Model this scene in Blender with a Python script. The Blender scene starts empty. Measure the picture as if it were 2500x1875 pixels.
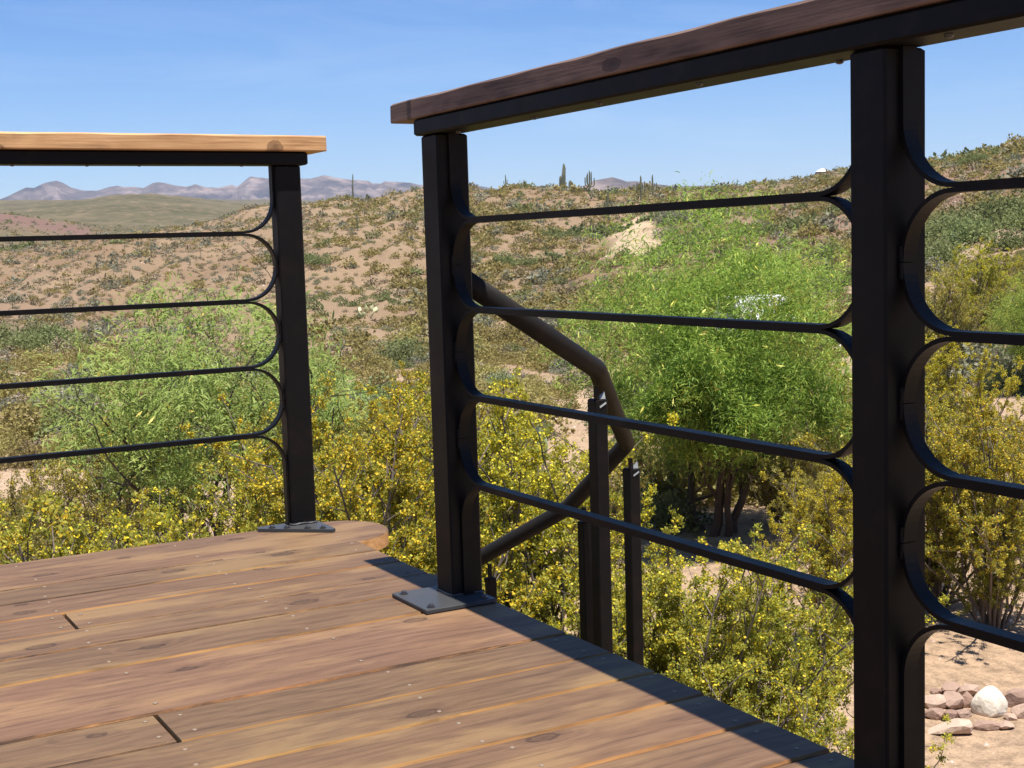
import bpy, math, random
import numpy as np
from mathutils import Vector, Matrix
from mathutils.bvhtree import BVHTree
C = bpy.context.scene
COL = C.collection
random.seed(7)
RNG = np.random.default_rng(11)
R = math.radians

# ------------------------------------------------------------------ camera, sky, sun
IMW, IMH, FPX = 2500.0, 1875.0, 3321.5
EYE = 0.7595
YAW, PITCH, ROLL = R(60.662), R(5.797), R(1.765)
FW = Vector((math.cos(YAW)*math.cos(PITCH), math.sin(YAW)*math.cos(PITCH), -math.sin(PITCH)))
_rt = Vector((math.sin(YAW), -math.cos(YAW), 0.0)); _up = _rt.cross(FW)
RT = _rt*math.cos(ROLL) - _up*math.sin(ROLL)
UP = _up*math.cos(ROLL) + _rt*math.sin(ROLL)
ORG = Vector((0, 0, EYE))
cd = bpy.data.cameras.new('camera'); cam = bpy.data.objects.new('camera', cd); COL.objects.link(cam)
cam.matrix_world = Matrix(((RT.x, UP.x, -FW.x, 0), (RT.y, UP.y, -FW.y, 0), (RT.z, UP.z, -FW.z, EYE), (0, 0, 0, 1)))
cd.sensor_width = 36.0; cd.lens = 36.0*FPX/IMW; cd.clip_start = 0.05; cd.clip_end = 60000
C.camera = cam
SUN_TO = Vector((-0.012, -0.285, 1.05)).normalized()
w = bpy.data.worlds.new("World"); C.world = w; w.use_nodes = True
nt = w.node_tree; bgn = nt.nodes['Background']
sky = nt.nodes.new('ShaderNodeTexSky'); sky.sky_type = 'NISHITA'; sky.sun_disc = False
sky.sun_elevation = math.asin(SUN_TO.z); sky.sun_rotation = math.atan2(SUN_TO.x, SUN_TO.y)
sky.altitude = 900; sky.air_density = 1.0; sky.dust_density = 0.7; sky.ozone_density = 2.0
tint = nt.nodes.new('ShaderNodeMix'); tint.data_type = 'RGBA'; tint.blend_type = 'MULTIPLY'; tint.inputs[0].default_value = 1.0
tcw = nt.nodes.new('ShaderNodeTexCoord'); sxw = nt.nodes.new('ShaderNodeSeparateXYZ'); nt.links.new(tcw.outputs['Generated'], sxw.inputs[0])
rpw = nt.nodes.new('ShaderNodeValToRGB'); rpw.color_ramp.elements[0].position = 0.02; rpw.color_ramp.elements[0].color = (.88, 1.0, 1.18, 1)
rpw.color_ramp.elements[1].position = 0.20; rpw.color_ramp.elements[1].color = (.46, .79, 1.20, 1); nt.links.new(sxw.outputs[2], rpw.inputs[0]); nt.links.new(rpw.outputs[0], tint.inputs[7]); nt.links.new(sky.outputs[0], tint.inputs[6]); mpw = nt.nodes.new('ShaderNodeMapping'); mpw.inputs['Scale'].default_value = (2.0, 3.4, 15.0); mpw.inputs['Rotation'].default_value = (0.05, 0.12, 0.4); nt.links.new(tcw.outputs['Generated'], mpw.inputs[0])
nzw = nt.nodes.new('ShaderNodeTexNoise'); nzw.inputs['Scale'].default_value = 2.1; nzw.inputs['Detail'].default_value = 6; nzw.inputs['Roughness'].default_value = .62; nzw.inputs['Distortion'].default_value = .6; nt.links.new(mpw.outputs[0], nzw.inputs['Vector'])
cdw = nt.nodes.new('ShaderNodeMapRange'); cdw.inputs[1].default_value = .48; cdw.inputs[2].default_value = .78; cdw.inputs[3].default_value = 0; cdw.inputs[4].default_value = .11; nt.links.new(nzw.outputs['Fac'], cdw.inputs[0])
wsp = nt.nodes.new('ShaderNodeMix'); wsp.data_type = 'RGBA'; nt.links.new(cdw.outputs[0], wsp.inputs[0]); nt.links.new(tint.outputs[2], wsp.inputs[6]); wsp.inputs[7].default_value = (9.0, 9.6, 10.2, 1)
nt.links.new(wsp.outputs[2], bgn.inputs[0]); bgn.inputs[1].default_value = 0.067
sd = bpy.data.lights.new('sun', 'SUN'); sd.energy = 5.0; sd.angle = R(0.53); sd.color = (1.0, 0.955, 0.88)
sun = bpy.data.objects.new('sun', sd); COL.objects.link(sun)
sun.rotation_euler = SUN_TO.to_track_quat('Z', 'Y').to_euler()
C.view_settings.view_transform = 'Standard'; C.view_settings.look = 'None'
C.view_settings.exposure = 0.9; C.view_settings.gamma = 1.0
C.cycles.max_bounces = 6; C.cycles.transparent_max_bounces = 8

# ------------------------------------------------------------------ helpers
def ray(u, v):
    return FW + RT*((u-IMW/2)/FPX) - UP*((v-IMH/2)/FPX)
def at_r(u, v, r):
    """point on the pixel's ray at horizontal distance r from the camera"""
    d = ray(u, v); h = math.hypot(d.x, d.y); return ORG + d*(r/h)
def azim(u, v=600.0):
    d = ray(u, v); return math.atan2(d.y, d.x)
def px(P):
    v = np.asarray(P, float) - np.array(ORG)
    d = v@np.array(FW); return IMW/2 + FPX*(v@np.array(RT))/d, IMH/2 - FPX*(v@np.array(UP))/d

def link(o, parent=None):
    COL.objects.link(o)
    if parent is not None: o.parent = parent
    return o
def tag(o, label=None, cat=None, group=None, kind=None):
    if label: o['label'] = label
    if cat: o['category'] = cat
    if group: o['group'] = group
    if kind: o['kind'] = kind
    return o
def empty(name, loc=(0, 0, 0), rz=0.0):
    o = bpy.data.objects.new(name, None); o.empty_display_size = 0.1
    o.location = loc; o.rotation_euler = (0, 0, rz); return link(o)
def dup(root, loc, rz=0.0, s=1.0, tilt=(0, 0)):
    r = root.copy(); link(r); r.location = loc; r.rotation_euler = (tilt[0], tilt[1], rz)
    r.scale = (s, s, s) if not isinstance(s, tuple) else s
    for ch in list(root.children):
        c = ch.copy(); link(c, r)
        for g in list(ch.children):
            d = g.copy(); link(d, c)
    return r

class MB:
    """collects faces; build() links them as ONE mesh object"""
    def __init__(s): s.v = []; s.f = []; s.m = []; s.a = []
    def add(s, vs, fs, m=0, a=0.0):
        b = len(s.v); s.v += [tuple(p) for p in vs]
        for f in fs: s.f.append(tuple(i+b for i in f)); s.m.append(m); s.a.append(a)
    def box(s, x0, x1, y0, y1, z0, z1, ch=0.0, m=0):
        if ch <= 0:
            vs = [(x, y, z) for z in (z0, z1) for y in (y0, y1) for x in (x0, x1)]
            s.add(vs, [(0, 2, 3, 1), (4, 5, 7, 6), (0, 1, 5, 4), (2, 6, 7, 3), (0, 4, 6, 2), (1, 3, 7, 5)], m); return
        # chamfered along its 4 vertical edges and all 8 horizontal ones
        def ring(i, z):
            a0, a1, b0, b1 = x0+i, x1-i, y0+i, y1-i
            return [(a0+ch, b0, z), (a1-ch, b0, z), (a1, b0+ch, z), (a1, b1-ch, z), (a1-ch, b1, z), (a0+ch, b1, z), (a0, b1-ch, z), (a0, b0+ch, z)]
        rs = [ring(ch, z0), ring(0, z0+ch), ring(0, z1-ch), ring(ch, z1)]
        vs = sum(rs, []); fs = [tuple(range(7, -1, -1)), tuple(range(24, 32))]
        for k in range(3):
            for i in range(8): fs.append((k*8+i, k*8+(i+1) % 8, k*8+8+(i+1) % 8, k*8+8+i))
        s.add(vs, fs, m)
    def tube(s, pts, rad, n=8, m=0, cap=True, a=0.0):
        pts = [Vector(p) for p in pts]; k = len(pts)
        rads = rad if isinstance(rad, (list, tuple)) else [rad]*k
        vs = []; X = None
        for i, p in enumerate(pts):
            t = (pts[min(i+1, k-1)] - pts[max(i-1, 0)]).normalized()
            if X is None:
                X = t.orthogonal().normalized()
            X = (X - t*X.dot(t)).normalized(); Y = t.cross(X)
            for j in range(n):
                q = 2*math.pi*j/n; vs.append(p + (X*math.cos(q)+Y*math.sin(q))*rads[i])
        fs = [(i*n+j, i*n+(j+1) % n, (i+1)*n+(j+1) % n, (i+1)*n+j) for i in range(k-1) for j in range(n)]
        if cap: fs += [tuple(range(n-1, -1, -1)), tuple((k-1)*n+j for j in range(n))]
        s.add(vs, fs, m, a)
    def ribbon(s, pts, nrm, wdir, t, wd, m=0):
        """flat bar along pts: thickness t along nrm (per point), width wd along wdir"""
        vs = []; wv = Vector(wdir)*wd
        for p, n in zip(pts, nrm):
            p = Vector(p); n = Vector(n)*t
            vs += [p, p+n, p+n+wv, p+wv]
        fs = []
        for i in range(len(pts)-1):
            for j in range(4): fs.append((i*4+j, i*4+(j+1) % 4, i*4+4+(j+1) % 4, i*4+4+j))
        e = (len(pts)-1)*4; fs += [(3, 2, 1, 0), (e, e+1, e+2, e+3)]
        s.add(vs, fs, m)
    def dome(s, c, r, h, n=10, m=0):
        vs = []; c = Vector(c)
        for k, (q, z) in enumerate(((1, 0), (.95, .45), (.7, .85), (.3, 1.0))):
            for j in range(n):
                a = 2*math.pi*j/n; vs.append(c + Vector((math.cos(a)*r*q, math.sin(a)*r*q, z*h)))
        fs = [(k*n+j, k*n+(j+1) % n, k*n+n+(j+1) % n, k*n+n+j) for k in range(3) for j in range(n)] + [tuple(3*n+j for j in range(n))]
        s.add(vs, fs, m)
    def mesh(s, name, mats):
        me = bpy.data.meshes.new(name); me.from_pydata(s.v, [], s.f)
        for mm in (mats if isinstance(mats, (list, tuple)) else [mats]): me.materials.append(mm)
        me.polygons.foreach_set('material_index', s.m)
        at = me.attributes.new('rnd', 'FLOAT', 'FACE'); at.data.foreach_set('value', s.a)
        return me
    def build(s, name, mats, parent=None, smooth=False, fix=True):
        me = s.mesh(name, mats)
        if fix:
            import bmesh
            bm = bmesh.new(); bm.from_mesh(me); bmesh.ops.recalc_face_normals(bm, faces=bm.faces[:]); bm.to_mesh(me); bm.free()
        if smooth: me.polygons.foreach_set('use_smooth', [True]*len(me.polygons))
        return link(bpy.data.objects.new(name, me), parent)

def quads_mesh(name, V, mats, rnd=None, midx=None, nv=4):
    """V: (n*nv,3) vertex array, nv vertices per face"""
    n = len(V)//nv
    me = bpy.data.meshes.new(name); me.vertices.add(n*nv); me.vertices.foreach_set('co', np.ascontiguousarray(V, np.float32).ravel())
    me.loops.add(n*nv); me.loops.foreach_set('vertex_index', np.arange(n*nv, dtype=np.int32))
    me.polygons.add(n); me.polygons.foreach_set('loop_start', np.arange(0, n*nv, nv, dtype=np.int32))
    for mm in (mats if isinstance(mats, (list, tuple)) else [mats]): me.materials.append(mm)
    if midx is not None: me.polygons.foreach_set('material_index', np.asarray(midx, np.int32))
    at = me.attributes.new('rnd', 'FLOAT', 'FACE')
    at.data.foreach_set('value', np.asarray(RNG.random(n) if rnd is None else rnd, np.float32))
    me.update(calc_edges=True); return me
def unit(a): return a/np.maximum(np.linalg.norm(a, axis=-1, keepdims=True), 1e-9)
def leaf_quads(P, D, N, L, Wd):
    """diamond leaves: base P, direction D, approx. normal N, length L, width Wd"""
    D = unit(D); S = unit(np.cross(N, D)); L = np.reshape(L, (-1, 1)); Wd = np.reshape(Wd, (-1, 1))
    q = np.stack([P, P+D*L*.5+S*Wd*.5, P+D*L, P+D*L*.5-S*Wd*.5], 1)
    return q.reshape(-1, 3)
def rvec(n): return unit(RNG.normal(size=(n, 3)))

# value noise (vectorised)
_PT = RNG.random((256, 256))
def vnoise(x, y):
    xi = np.floor(x).astype(int); yi = np.floor(y).astype(int); fx = x-xi; fy = y-yi
    fx = fx*fx*(3-2*fx); fy = fy*fy*(3-2*fy)
    g = lambda i, j: _PT[i % 256, j % 256]
    return (g(xi, yi)*(1-fx)+g(xi+1, yi)*fx)*(1-fy)+(g(xi, yi+1)*(1-fx)+g(xi+1, yi+1)*fx)*fy
def fbm(x, y, o=4):
    s = 0; a = .5
    for k in range(o): s = s+a*(vnoise(x*2**k+13.7*k, y*2**k+7.1*k)-.5); a *= .5
    return s*2

# ------------------------------------------------------------------ materials
def mat(name):
    m = bpy.data.materials.new(name); m.use_nodes = True
    n = m.node_tree.nodes; return m, n, m.node_tree.links, n['Principled BSDF']
def node(n, t, **kw):
    x = n.new(t)
    for k, v in kw.items(): setattr(x, k, v)
    return x
def ramp(n, stops, interp='LINEAR'):
    r = n.new('ShaderNodeValToRGB'); e = r.color_ramp.elements; r.color_ramp.interpolation = interp
    while len(e) < len(stops): e.new(0.5)
    for el, (p, c) in zip(e, stops): el.position = p; el.color = (*c, 1) if len(c) == 3 else c
    return r
def mixc(n, l, f, a, b, blend='MIX'):
    x = n.new('ShaderNodeMix'); x.data_type = 'RGBA'; x.blend_type = blend; x.clamp_factor = True
    for s, v in ((x.inputs[0], f), (x.inputs[6], a), (x.inputs[7], b)):
        if isinstance(v, (int, float)): s.default_value = v
        elif isinstance(v, tuple): s.default_value = (*v, 1)
        else: l.new(v, s)
    return x.outputs[2]
def mth(n, l, op, a, b=None, c=None):
    x = n.new('ShaderNodeMath'); x.operation = op
    for s, v in zip(x.inputs, (a, b, c)):
        if v is None: continue
        if isinstance(v, (int, float)): s.default_value = v
        else: l.new(v, s)
    return x.outputs[0]
def tex(n, l, vec, scale, detail=4, rough=.55, dist=0.0):
    t = n.new('ShaderNodeTexNoise'); t.inputs['Scale'].default_value = scale; t.inputs['Detail'].default_value = detail
    t.inputs['Roughness'].default_value = rough; t.inputs['Distortion'].default_value = dist
    if vec is not None: l.new(vec, t.inputs['Vector'])
    return t.outputs['Fac']
def mapping(n, l, vec, scale, loc=(0, 0, 0)):
    mp = n.new('ShaderNodeMapping'); mp.inputs['Scale'].default_value = scale; mp.inputs['Location'].default_value = loc
    l.new(vec, mp.inputs['Vector']); return mp.outputs[0]
def bump(n, l, h, s, d, bsdf):
    b = n.new('ShaderNodeBump'); b.inputs['Strength'].default_value = s; b.inputs['Distance'].default_value = d
    l.new(h, b.inputs['Height']); l.new(b.outputs[0], bsdf.inputs['Normal'])

def wood_material(name, base, dark, light, honey, axis=0, rough=.62, blotch=.45, knots=True, grain=1.0, spots=()):
    """stained softwood: grain runs along the given axis, knots with bent grain, worn honey patches"""
    m, n, l, b = mat(name)
    tc = n.new('ShaderNodeTexCoord').outputs['Object']
    at = node(n, 'ShaderNodeAttribute', attribute_name='rnd')
    off = n.new('ShaderNodeVectorMath'); off.operation = 'MULTIPLY_ADD'
    cmb = n.new('ShaderNodeCombineXYZ')
    for i in range(3): l.new(at.outputs['Fac'], cmb.inputs[i])
    l.new(cmb.outputs[0], off.inputs[0]); off.inputs[1].default_value = (37.0, 11.0, 23.0); l.new(tc, off.inputs[2])
    P = off.outputs[0]
    sl = [1.0, 1.0, 1.0]; sl[axis] = .09
    st = mapping(n, l, P, tuple(sl))
    warp = tex(n, l, mapping(n, l, P, tuple(.35 if i == axis else 1.0 for i in range(3))), 7.0, 3)
    # knots: stretched voronoi cells, only a few of them kept
    kn = None
    if knots:
        vo = n.new('ShaderNodeTexVoronoi'); vo.voronoi_dimensions = '2D'; vo.inputs['Scale'].default_value = 6.0; vo.inputs['Randomness'].default_value = 1.0
        sx_ = n.new('ShaderNodeSeparateXYZ'); l.new(P, sx_.inputs[0]); cx_ = n.new('ShaderNodeCombineXYZ')
        l.new(mth(n, l, 'MULTIPLY', sx_.outputs[axis], .60), cx_.inputs[0])
        l.new(mth(n, l, 'MULTIPLY', mth(n, l, 'ADD', sx_.outputs[1-axis], sx_.outputs[2]), 1.25), cx_.inputs[1])
        l.new(cx_.outputs[0], vo.inputs['Vector'])
        sep = n.new('ShaderNodeSeparateColor'); l.new(vo.outputs['Color'], sep.inputs[0])
        keep = mth(n, l, 'GREATER_THAN', sep.outputs[0], .62)
        wob = mth(n, l, 'MULTIPLY_ADD', tex(n, l, P, 75, 4, .7), .11, vo.outputs['Distance'])
        kd = mth(n, l, 'SUBTRACT', wob, mth(n, l, 'MULTIPLY_ADD', sep.outputs[1], .07, .02))
        kr = ramp(n, [(0.0, (.75, .75, .75)), (.050, (.55, .55, .55)), (.062, (1, 1, 1)), (.085, (.9, .9, .9)), (.098, (.22, .22, .22)), (.20, (0, 0, 0))]); l.new(kd, kr.inputs[0])
        kn = mth(n, l, 'MULTIPLY', kr.outputs[0], keep)
        halo = ramp(n, [(0.05, (1, 1, 1)), (.34, (0, 0, 0))]); l.new(kd, halo.inputs[0])
        warp = mth(n, l, 'MULTIPLY_ADD', mth(n, l, 'MULTIPLY', halo.outputs[0], keep), .35, warp)
    # growth-ring bands
    wv = n.new('ShaderNodeTexWave'); wv.wave_type = 'BANDS'; wv.bands_direction = 'Y' if axis == 0 else 'X'
    wv.inputs['Scale'].default_value = 9.0*grain; wv.inputs['Distortion'].default_value = 5.5; wv.inputs['Detail'].default_value = 3; wv.inputs['Detail Scale'].default_value = 1.6
    wst = n.new('ShaderNodeVectorMath'); wst.operation = 'ADD'; l.new(st, wst.inputs[0])
    wc = n.new('ShaderNodeCombineXYZ')
    for i in range(3): l.new(mth(n, l, 'MULTIPLY', warp, .16), wc.inputs[i])
    l.new(wc.outputs[0], wst.inputs[1]); l.new(wst.outputs[0], wv.inputs['Vector'])
    fine = tex(n, l, mapping(n, l, P, tuple(.025 if i == axis else 1.0 for i in range(3))), 260.0, 3)
    med = tex(n, l, mapping(n, l, P, tuple(.12 if i == axis else 1.0 for i in range(3))), 48.0, 5, .65)
    rg = ramp(n, [(.34, dark), (.49, base), (.68, light)])
    g = mth(n, l, 'MULTIPLY_ADD', wv.outputs['Fac'], .10, mth(n, l, 'MULTIPLY_ADD', fine, .42, mth(n, l, 'MULTIPLY', med, .50)))
    l.new(g, rg.inputs[0])
    # worn honey coloured patches, elongated
    bl = tex(n, l, mapping(n, l, P, tuple(.28 if i == axis else 1.0 for i in range(3))), 8.0, 5, .6)
    br = ramp(n, [(.49, (0, 0, 0)), (.54, (.35, .35, .35)), (.60, (.9, .9, .9)), (.70, (1, 1, 1))]); l.new(bl, br.inputs[0])
    colr = mixc(n, l, mth(n, l, 'MULTIPLY', br.outputs[0], blotch), rg.outputs[0], honey)
    # board to board tint
    hv = n.new('ShaderNodeHueSaturation'); l.new(colr, hv.inputs['Color'])
    l.new(mth(n, l, 'MULTIPLY_ADD', at.outputs['Fac'], .22, .89), hv.inputs['Value'])
    l.new(mth(n, l, 'MULTIPLY_ADD', at.outputs['Fac'], -.012, .506), hv.inputs['Hue'])
    colr = hv.outputs[0]
    gr = tex(n, l, mapping(n, l, P, tuple(.5 if i == axis else 1.0 for i in range(3))), 2.2, 3)
    grr = ramp(n, [(.4, (0, 0, 0)), (.7, (1, 1, 1))]); l.new(gr, grr.inputs[0])
    colr = mixc(n, l, mth(n, l, 'MULTIPLY', grr.outputs[0], .15), colr, tuple(c*1.05 for c in (base[0]*.80, base[1]*1.02, base[2]*1.0)))
    # checks and dark streaks along the grain
    crk = tex(n, l, mapping(n, l, P, tuple(.03 if i == axis else 1.0 for i in range(3))), 90.0, 5, .7)
    ck = ramp(n, [(.60, (0, 0, 0)), (.70, (1, 1, 1))]); l.new(crk, ck.inputs[0])
    msk = ramp(n, [(.48, (0, 0, 0)), (.62, (1, 1, 1))]); l.new(tex(n, l, P, 5.0, 3), msk.inputs[0])
    colr = mixc(n, l, mth(n, l, 'MULTIPLY', mth(n, l, 'MULTIPLY', ck.outputs[0], msk.outputs[0]), .75), colr, tuple(c*.6 for c in dark))
    spot = ramp(n, [(.64, (0, 0, 0)), (.72, (1, 1, 1))]); l.new(tex(n, l, mapping(n, l, P, tuple(.6 if i == axis else 1.0 for i in range(3))), 26.0, 5, .7), spot.inputs[0])
    colr = mixc(n, l, mth(n, l, 'MULTIPLY', spot.outputs[0], .32), colr, tuple(c*1.0 for c in dark))
    if kn is not None: colr = mixc(n, l, mth(n, l, 'MULTIPLY', kn, .8), colr, tuple(c*.55 for c in dark))
    for (ka, kz, ra, rz) in spots:
        sp_ = n.new('ShaderNodeSeparateXYZ'); l.new(tc, sp_.inputs[0])
        da = mth(n, l, 'DIVIDE', mth(n, l, 'SUBTRACT', sp_.outputs[axis], ka), ra); dz_ = mth(n, l, 'DIVIDE', mth(n, l, 'SUBTRACT', sp_.outputs[2], kz), rz)
        dd = mth(n, l, 'ADD', mth(n, l, 'MULTIPLY', da, da), mth(n, l, 'MULTIPLY', dz_, dz_))
        dd = mth(n, l, 'MULTIPLY_ADD', tex(n, l, tc, 90, 4, .7), 1.3, mth(n, l, 'SUBTRACT', dd, .65))
        rk = ramp(n, [(0.05, (.95, .95, .95)), (.55, (.60, .60, .60)), (.75, (.9, .9, .9)), (1.0, (0, 0, 0))]); l.new(dd, rk.inputs[0])
        colr = mixc(n, l, mth(n, l, 'MULTIPLY', rk.outputs[0], .85), colr, tuple(c*.5 for c in dark))
    l.new(colr, b.inputs['Base Color']); b.inputs['Roughness'].default_value = rough
    b.inputs['Specular IOR Level'].default_value = .3
    bump(n, l, mth(n, l, 'ADD', fine, med), .35, .0015, b)
    return m

def plain(name, col, rough=.6, metal=0.0, var=.15, scale=30, bmp=0.0, spec=.5):
    m, n, l, b = mat(name)
    tc = n.new('ShaderNodeTexCoord').outputs['Object']
    f = tex(n, l, tc, scale, 4)
    l.new(mixc(n, l, f, tuple(c*(1-var) for c in col), tuple(min(1, c*(1+var)) for c in col)), b.inputs['Base Color'])
    b.inputs['Roughness'].default_value = rough; b.inputs['Metallic'].default_value = metal; b.inputs['Specular IOR Level'].default_value = spec
    if bmp: bump(n, l, f, bmp, .002, b)
    return m
def leafy(name, stops, trans=.3, rough=.55, objvar=.25):
    """leaf colour by a per-leaf random value, a little shift per plant, some light through the blade"""
    m, n, l, b = mat(name)
    at = node(n, 'ShaderNodeAttribute', attribute_name='rnd')
    rp = ramp(n, stops); l.new(at.outputs['Fac'], rp.inputs[0])
    oi = n.new('ShaderNodeObjectInfo')
    hv = n.new('ShaderNodeHueSaturation'); l.new(rp.outputs[0], hv.inputs['Color'])
    l.new(mth(n, l, 'MULTIPLY_ADD', oi.outputs['Random'], objvar*2, 1-objvar), hv.inputs['Value'])
    l.new(mth(n, l, 'MULTIPLY_ADD', oi.outputs['Random'], .03, .485), hv.inputs['Hue'])
    l.new(hv.outputs[0], b.inputs['Base Color']); b.inputs['Roughness'].default_value = rough; b.inputs['Specular IOR Level'].default_value = .25
    tr = n.new('ShaderNodeBsdfTranslucent'); l.new(hv.outputs[0], tr.inputs[0])
    mx = n.new('ShaderNodeMixShader'); mx.inputs[0].default_value = trans
    l.new(b.outputs[0], mx.inputs[1]); l.new(tr.outputs[0], mx.inputs[2])
    l.new(mx.outputs[0], n['Material Output'].inputs['Surface'])
    return m

M_deck = wood_material('deck_wood', (.128, .070, .038), (.076, .041, .024), (.168, .097, .053), (.265, .162, .072), 0, .64, .55)
M_raw = wood_material('raw_board_edge', (.20, .090, .028), (.065, .028, .011), (.31, .155, .05), (.31, .17, .055), 0, .8, .4, False)
def rough_edge(m):
    n = m.node_tree.nodes; l = m.node_tree.links; b = n['Principled BSDF']; src = b.inputs['Base Color'].links[0].from_socket
    tc = n.new('ShaderNodeTexCoord').outputs['Object']; at = node(n, 'ShaderNodeAttribute', attribute_name='rnd')
    t1 = tex(n, l, mapping(n, l, tc, (1, 6, 6)), 9.0, 6, .75); t2 = tex(n, l, mapping(n, l, tc, (1, 3, 3)), 1.6, 3)
    k = mth(n, l, 'ADD', mth(n, l, 'MULTIPLY', t1, .6), mth(n, l, 'MULTIPLY', t2, .6))
    k = mth(n, l, 'ADD', k, mth(n, l, 'MULTIPLY_ADD', mth(n, l, 'FRACT', mth(n, l, 'MULTIPLY', at.outputs['Fac'], 7.3)), .26, -.13))
    rr = ramp(n, [(.42, (0, 0, 0)), (.60, (1, 1, 1))]); l.new(k, rr.inputs[0])
    l.new(mixc(n, l, rr.outputs[0], (.038, .019, .010), src), b.inputs['Base Color'])
rough_edge(M_raw)
M_endgrain = wood_material('end_grain', (.52, .27, .10), (.36, .16, .05), (.66, .38, .17), (.6, .34, .14), 0, .75, .2, False, 5.0)
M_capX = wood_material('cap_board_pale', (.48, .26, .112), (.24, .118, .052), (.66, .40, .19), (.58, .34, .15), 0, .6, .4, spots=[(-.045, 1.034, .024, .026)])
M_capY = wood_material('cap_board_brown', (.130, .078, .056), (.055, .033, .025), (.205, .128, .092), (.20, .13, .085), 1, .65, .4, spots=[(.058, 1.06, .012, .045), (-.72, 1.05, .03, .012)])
def paint_metal(name, col, rough=.42, rust=0.0):
    m, n, l, b = mat(name)
    tc = n.new('ShaderNodeTexCoord').outputs['Object']
    f = tex(n, l, tc, 9, 5, .6); f2 = tex(n, l, tc, 140, 3)
    c = mixc(n, l, f, tuple(x*.75 for x in col), tuple(x*1.35 for x in col))
    if rust:
        rr = ramp(n, [(.5, (0, 0, 0)), (.75, (1, 1, 1))]); l.new(tex(n, l, tc, 22, 6, .65), rr.inputs[0])
        c = mixc(n, l, mth(n, l, 'MULTIPLY', rr.outputs[0], rust), c, (.09, .045, .025))
    l.new(c, b.inputs['Base Color'])
    l.new(mth(n, l, 'MULTIPLY_ADD', f, .25, rough-.12), b.inputs['Roughness'])
    b.inputs['Specular IOR Level'].default_value = .13
    bump(n, l, mth(n, l, 'ADD', f2, f), .18, .0008, b)
    return m
M_steel = paint_metal('black_painted_steel', (.0050, .0047, .0047), .50, .10)
M_plate = paint_metal('grey_base_plate', (.048, .048, .049), .38)
M_pipe = paint_metal('dark_brown_pipe', (.012, .0105, .0092), .55, .15)
M_bright = plain('notch_highlight_rim_steel', (.22, .22, .21), .45, .6, .2, 60)  # wheel rim metal; its pale tone also paints the sunlit post notches
M_screw = plain('screw_head', (.20, .145, .10), .6, .0, .3, 300)
M_bolt = plain('bolt_head', (.05, .05, .055), .35, .4, .2, 200)

# ------------------------------------------------------------------ terrain
# per image column: (distance from the camera in metres, photo row where that ground shows)
STATIONS = [
 (-700, [(4, -2.0), (20, -3.0), (60, -4.5), (120, -5.0), (320, 3), (420, 2), (560, 14), (900, 22), (1500, 52), (2600, 103), (4000, 158), (6000, 235)]),
 (0,    [(4, -2.0), (12, -2.6), (40, -3.3), (80, -4.6), (115, -5.2), (200, -1.5), (300, 2.8), (400, 4.0), (485, 9.0), (500, 11.5), (545, 18.5), (580, 19.5), (680, 18), (900, 25), (1500, 54), (2600, 104), (4000, 160), (6000, 240)]),
 (350,  [(4, -2.0), (12, -2.5), (40, -3.4), (80, -4.6), (115, -4.8), (190, 0.5), (260, 3.6), (340, 1.5), (520, 7.0), (600, 10), (900, 24), (1500, 69), (1900, 76), (2600, 100), (4000, 156), (6000, 235)]),
 (700,  [(4, -2.0), (12, -2.3), (30, -3.3), (70, -4.9), (100, -4.9), (150, -1.0), (200, 4.4), (240, 9.3), (300, 7.5), (520, 6), (900, 18), (2600, 85), (6000, 220)]),
 (1000, [(4, -2.0), (12, -2.2), (30, -3.0), (70, -4.6), (100, -4.4), (130, -2.6), (190, 4.4), (240, 10.2), (300, 9.3), (600, 6), (2600, 60), (6000, 180)]),
 (1300, [(4, -2.0), (12, -2.2), (25, -2.9), (60, -4.4), (95, -4.0), (140, -1.4), (190, 4.6), (235, 9.7), (300, 8.8), (600, 8), (2600, 60), (6000, 170)]),
 (1600, [(4, -2.0), (13.8, -2.2), (25, -2.8), (50, -3.5), (90, -2.7), (140, .4), (200, 5.4), (260, 9.5), (330, 9.4), (700, 16), (2600, 60), (6000, 160)]),
 (1900, [(4, -2.0), (12, -2.1), (25, -2.5), (50, -2.9), (90, -1.6), (140, .9), (220, 6.2), (310, 10.8), (420, 14.2), (560, 22), (620, 21), (2600, 60), (6000, 160)]),
 (2060, [(4, -2.0), (12, -2.0), (25, -2.3), (50, -2.5), (90, -.9), (140, 2.4), (230, 9.0), (330, 14), (420, 17), (515, 25.0), (560, 25), (620, 22), (2600, 60), (6000, 160)]),
 (2270, [(4, -2.0), (12, -2.0), (25, -2.1), (40, -1.9), (60, -1.4), (100, 2.4), (150, 7.2), (200, 9), (600, 12), (2600, 50), (6000, 150)]),
 (2500, [(4, -2.0), (12, -2.0), (25, -2.0), (40, -1.5), (60, -.6), (100, 4.0), (150, 9.0), (200, 10.5), (600, 12), (2600, 50), (6000, 150)]),
 (3200, [(4, -2.0), (12, -1.9), (25, -1.6), (40, -.8), (60, .6), (100, 5.5), (150, 11), (600, 16), (2600, 50), (6000, 150)])]
LR0, LR1, NLR = math.log(1.0), math.log(6500.0), 420
_lr = np.linspace(LR0, LR1, NLR)
_az = np.array([azim(u) for u, _ in STATIONS])            # decreasing
_prof = np.array([np.interp(_lr, [math.log(a) for a, _ in s], [z for _, z in s]) for _, s in STATIONS])
AZN = 240; AZ0, AZ1 = _az[-1], _az[0]
_azg = np.linspace(AZ0, AZ1, AZN)
_o = np.argsort(_az)
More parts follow.
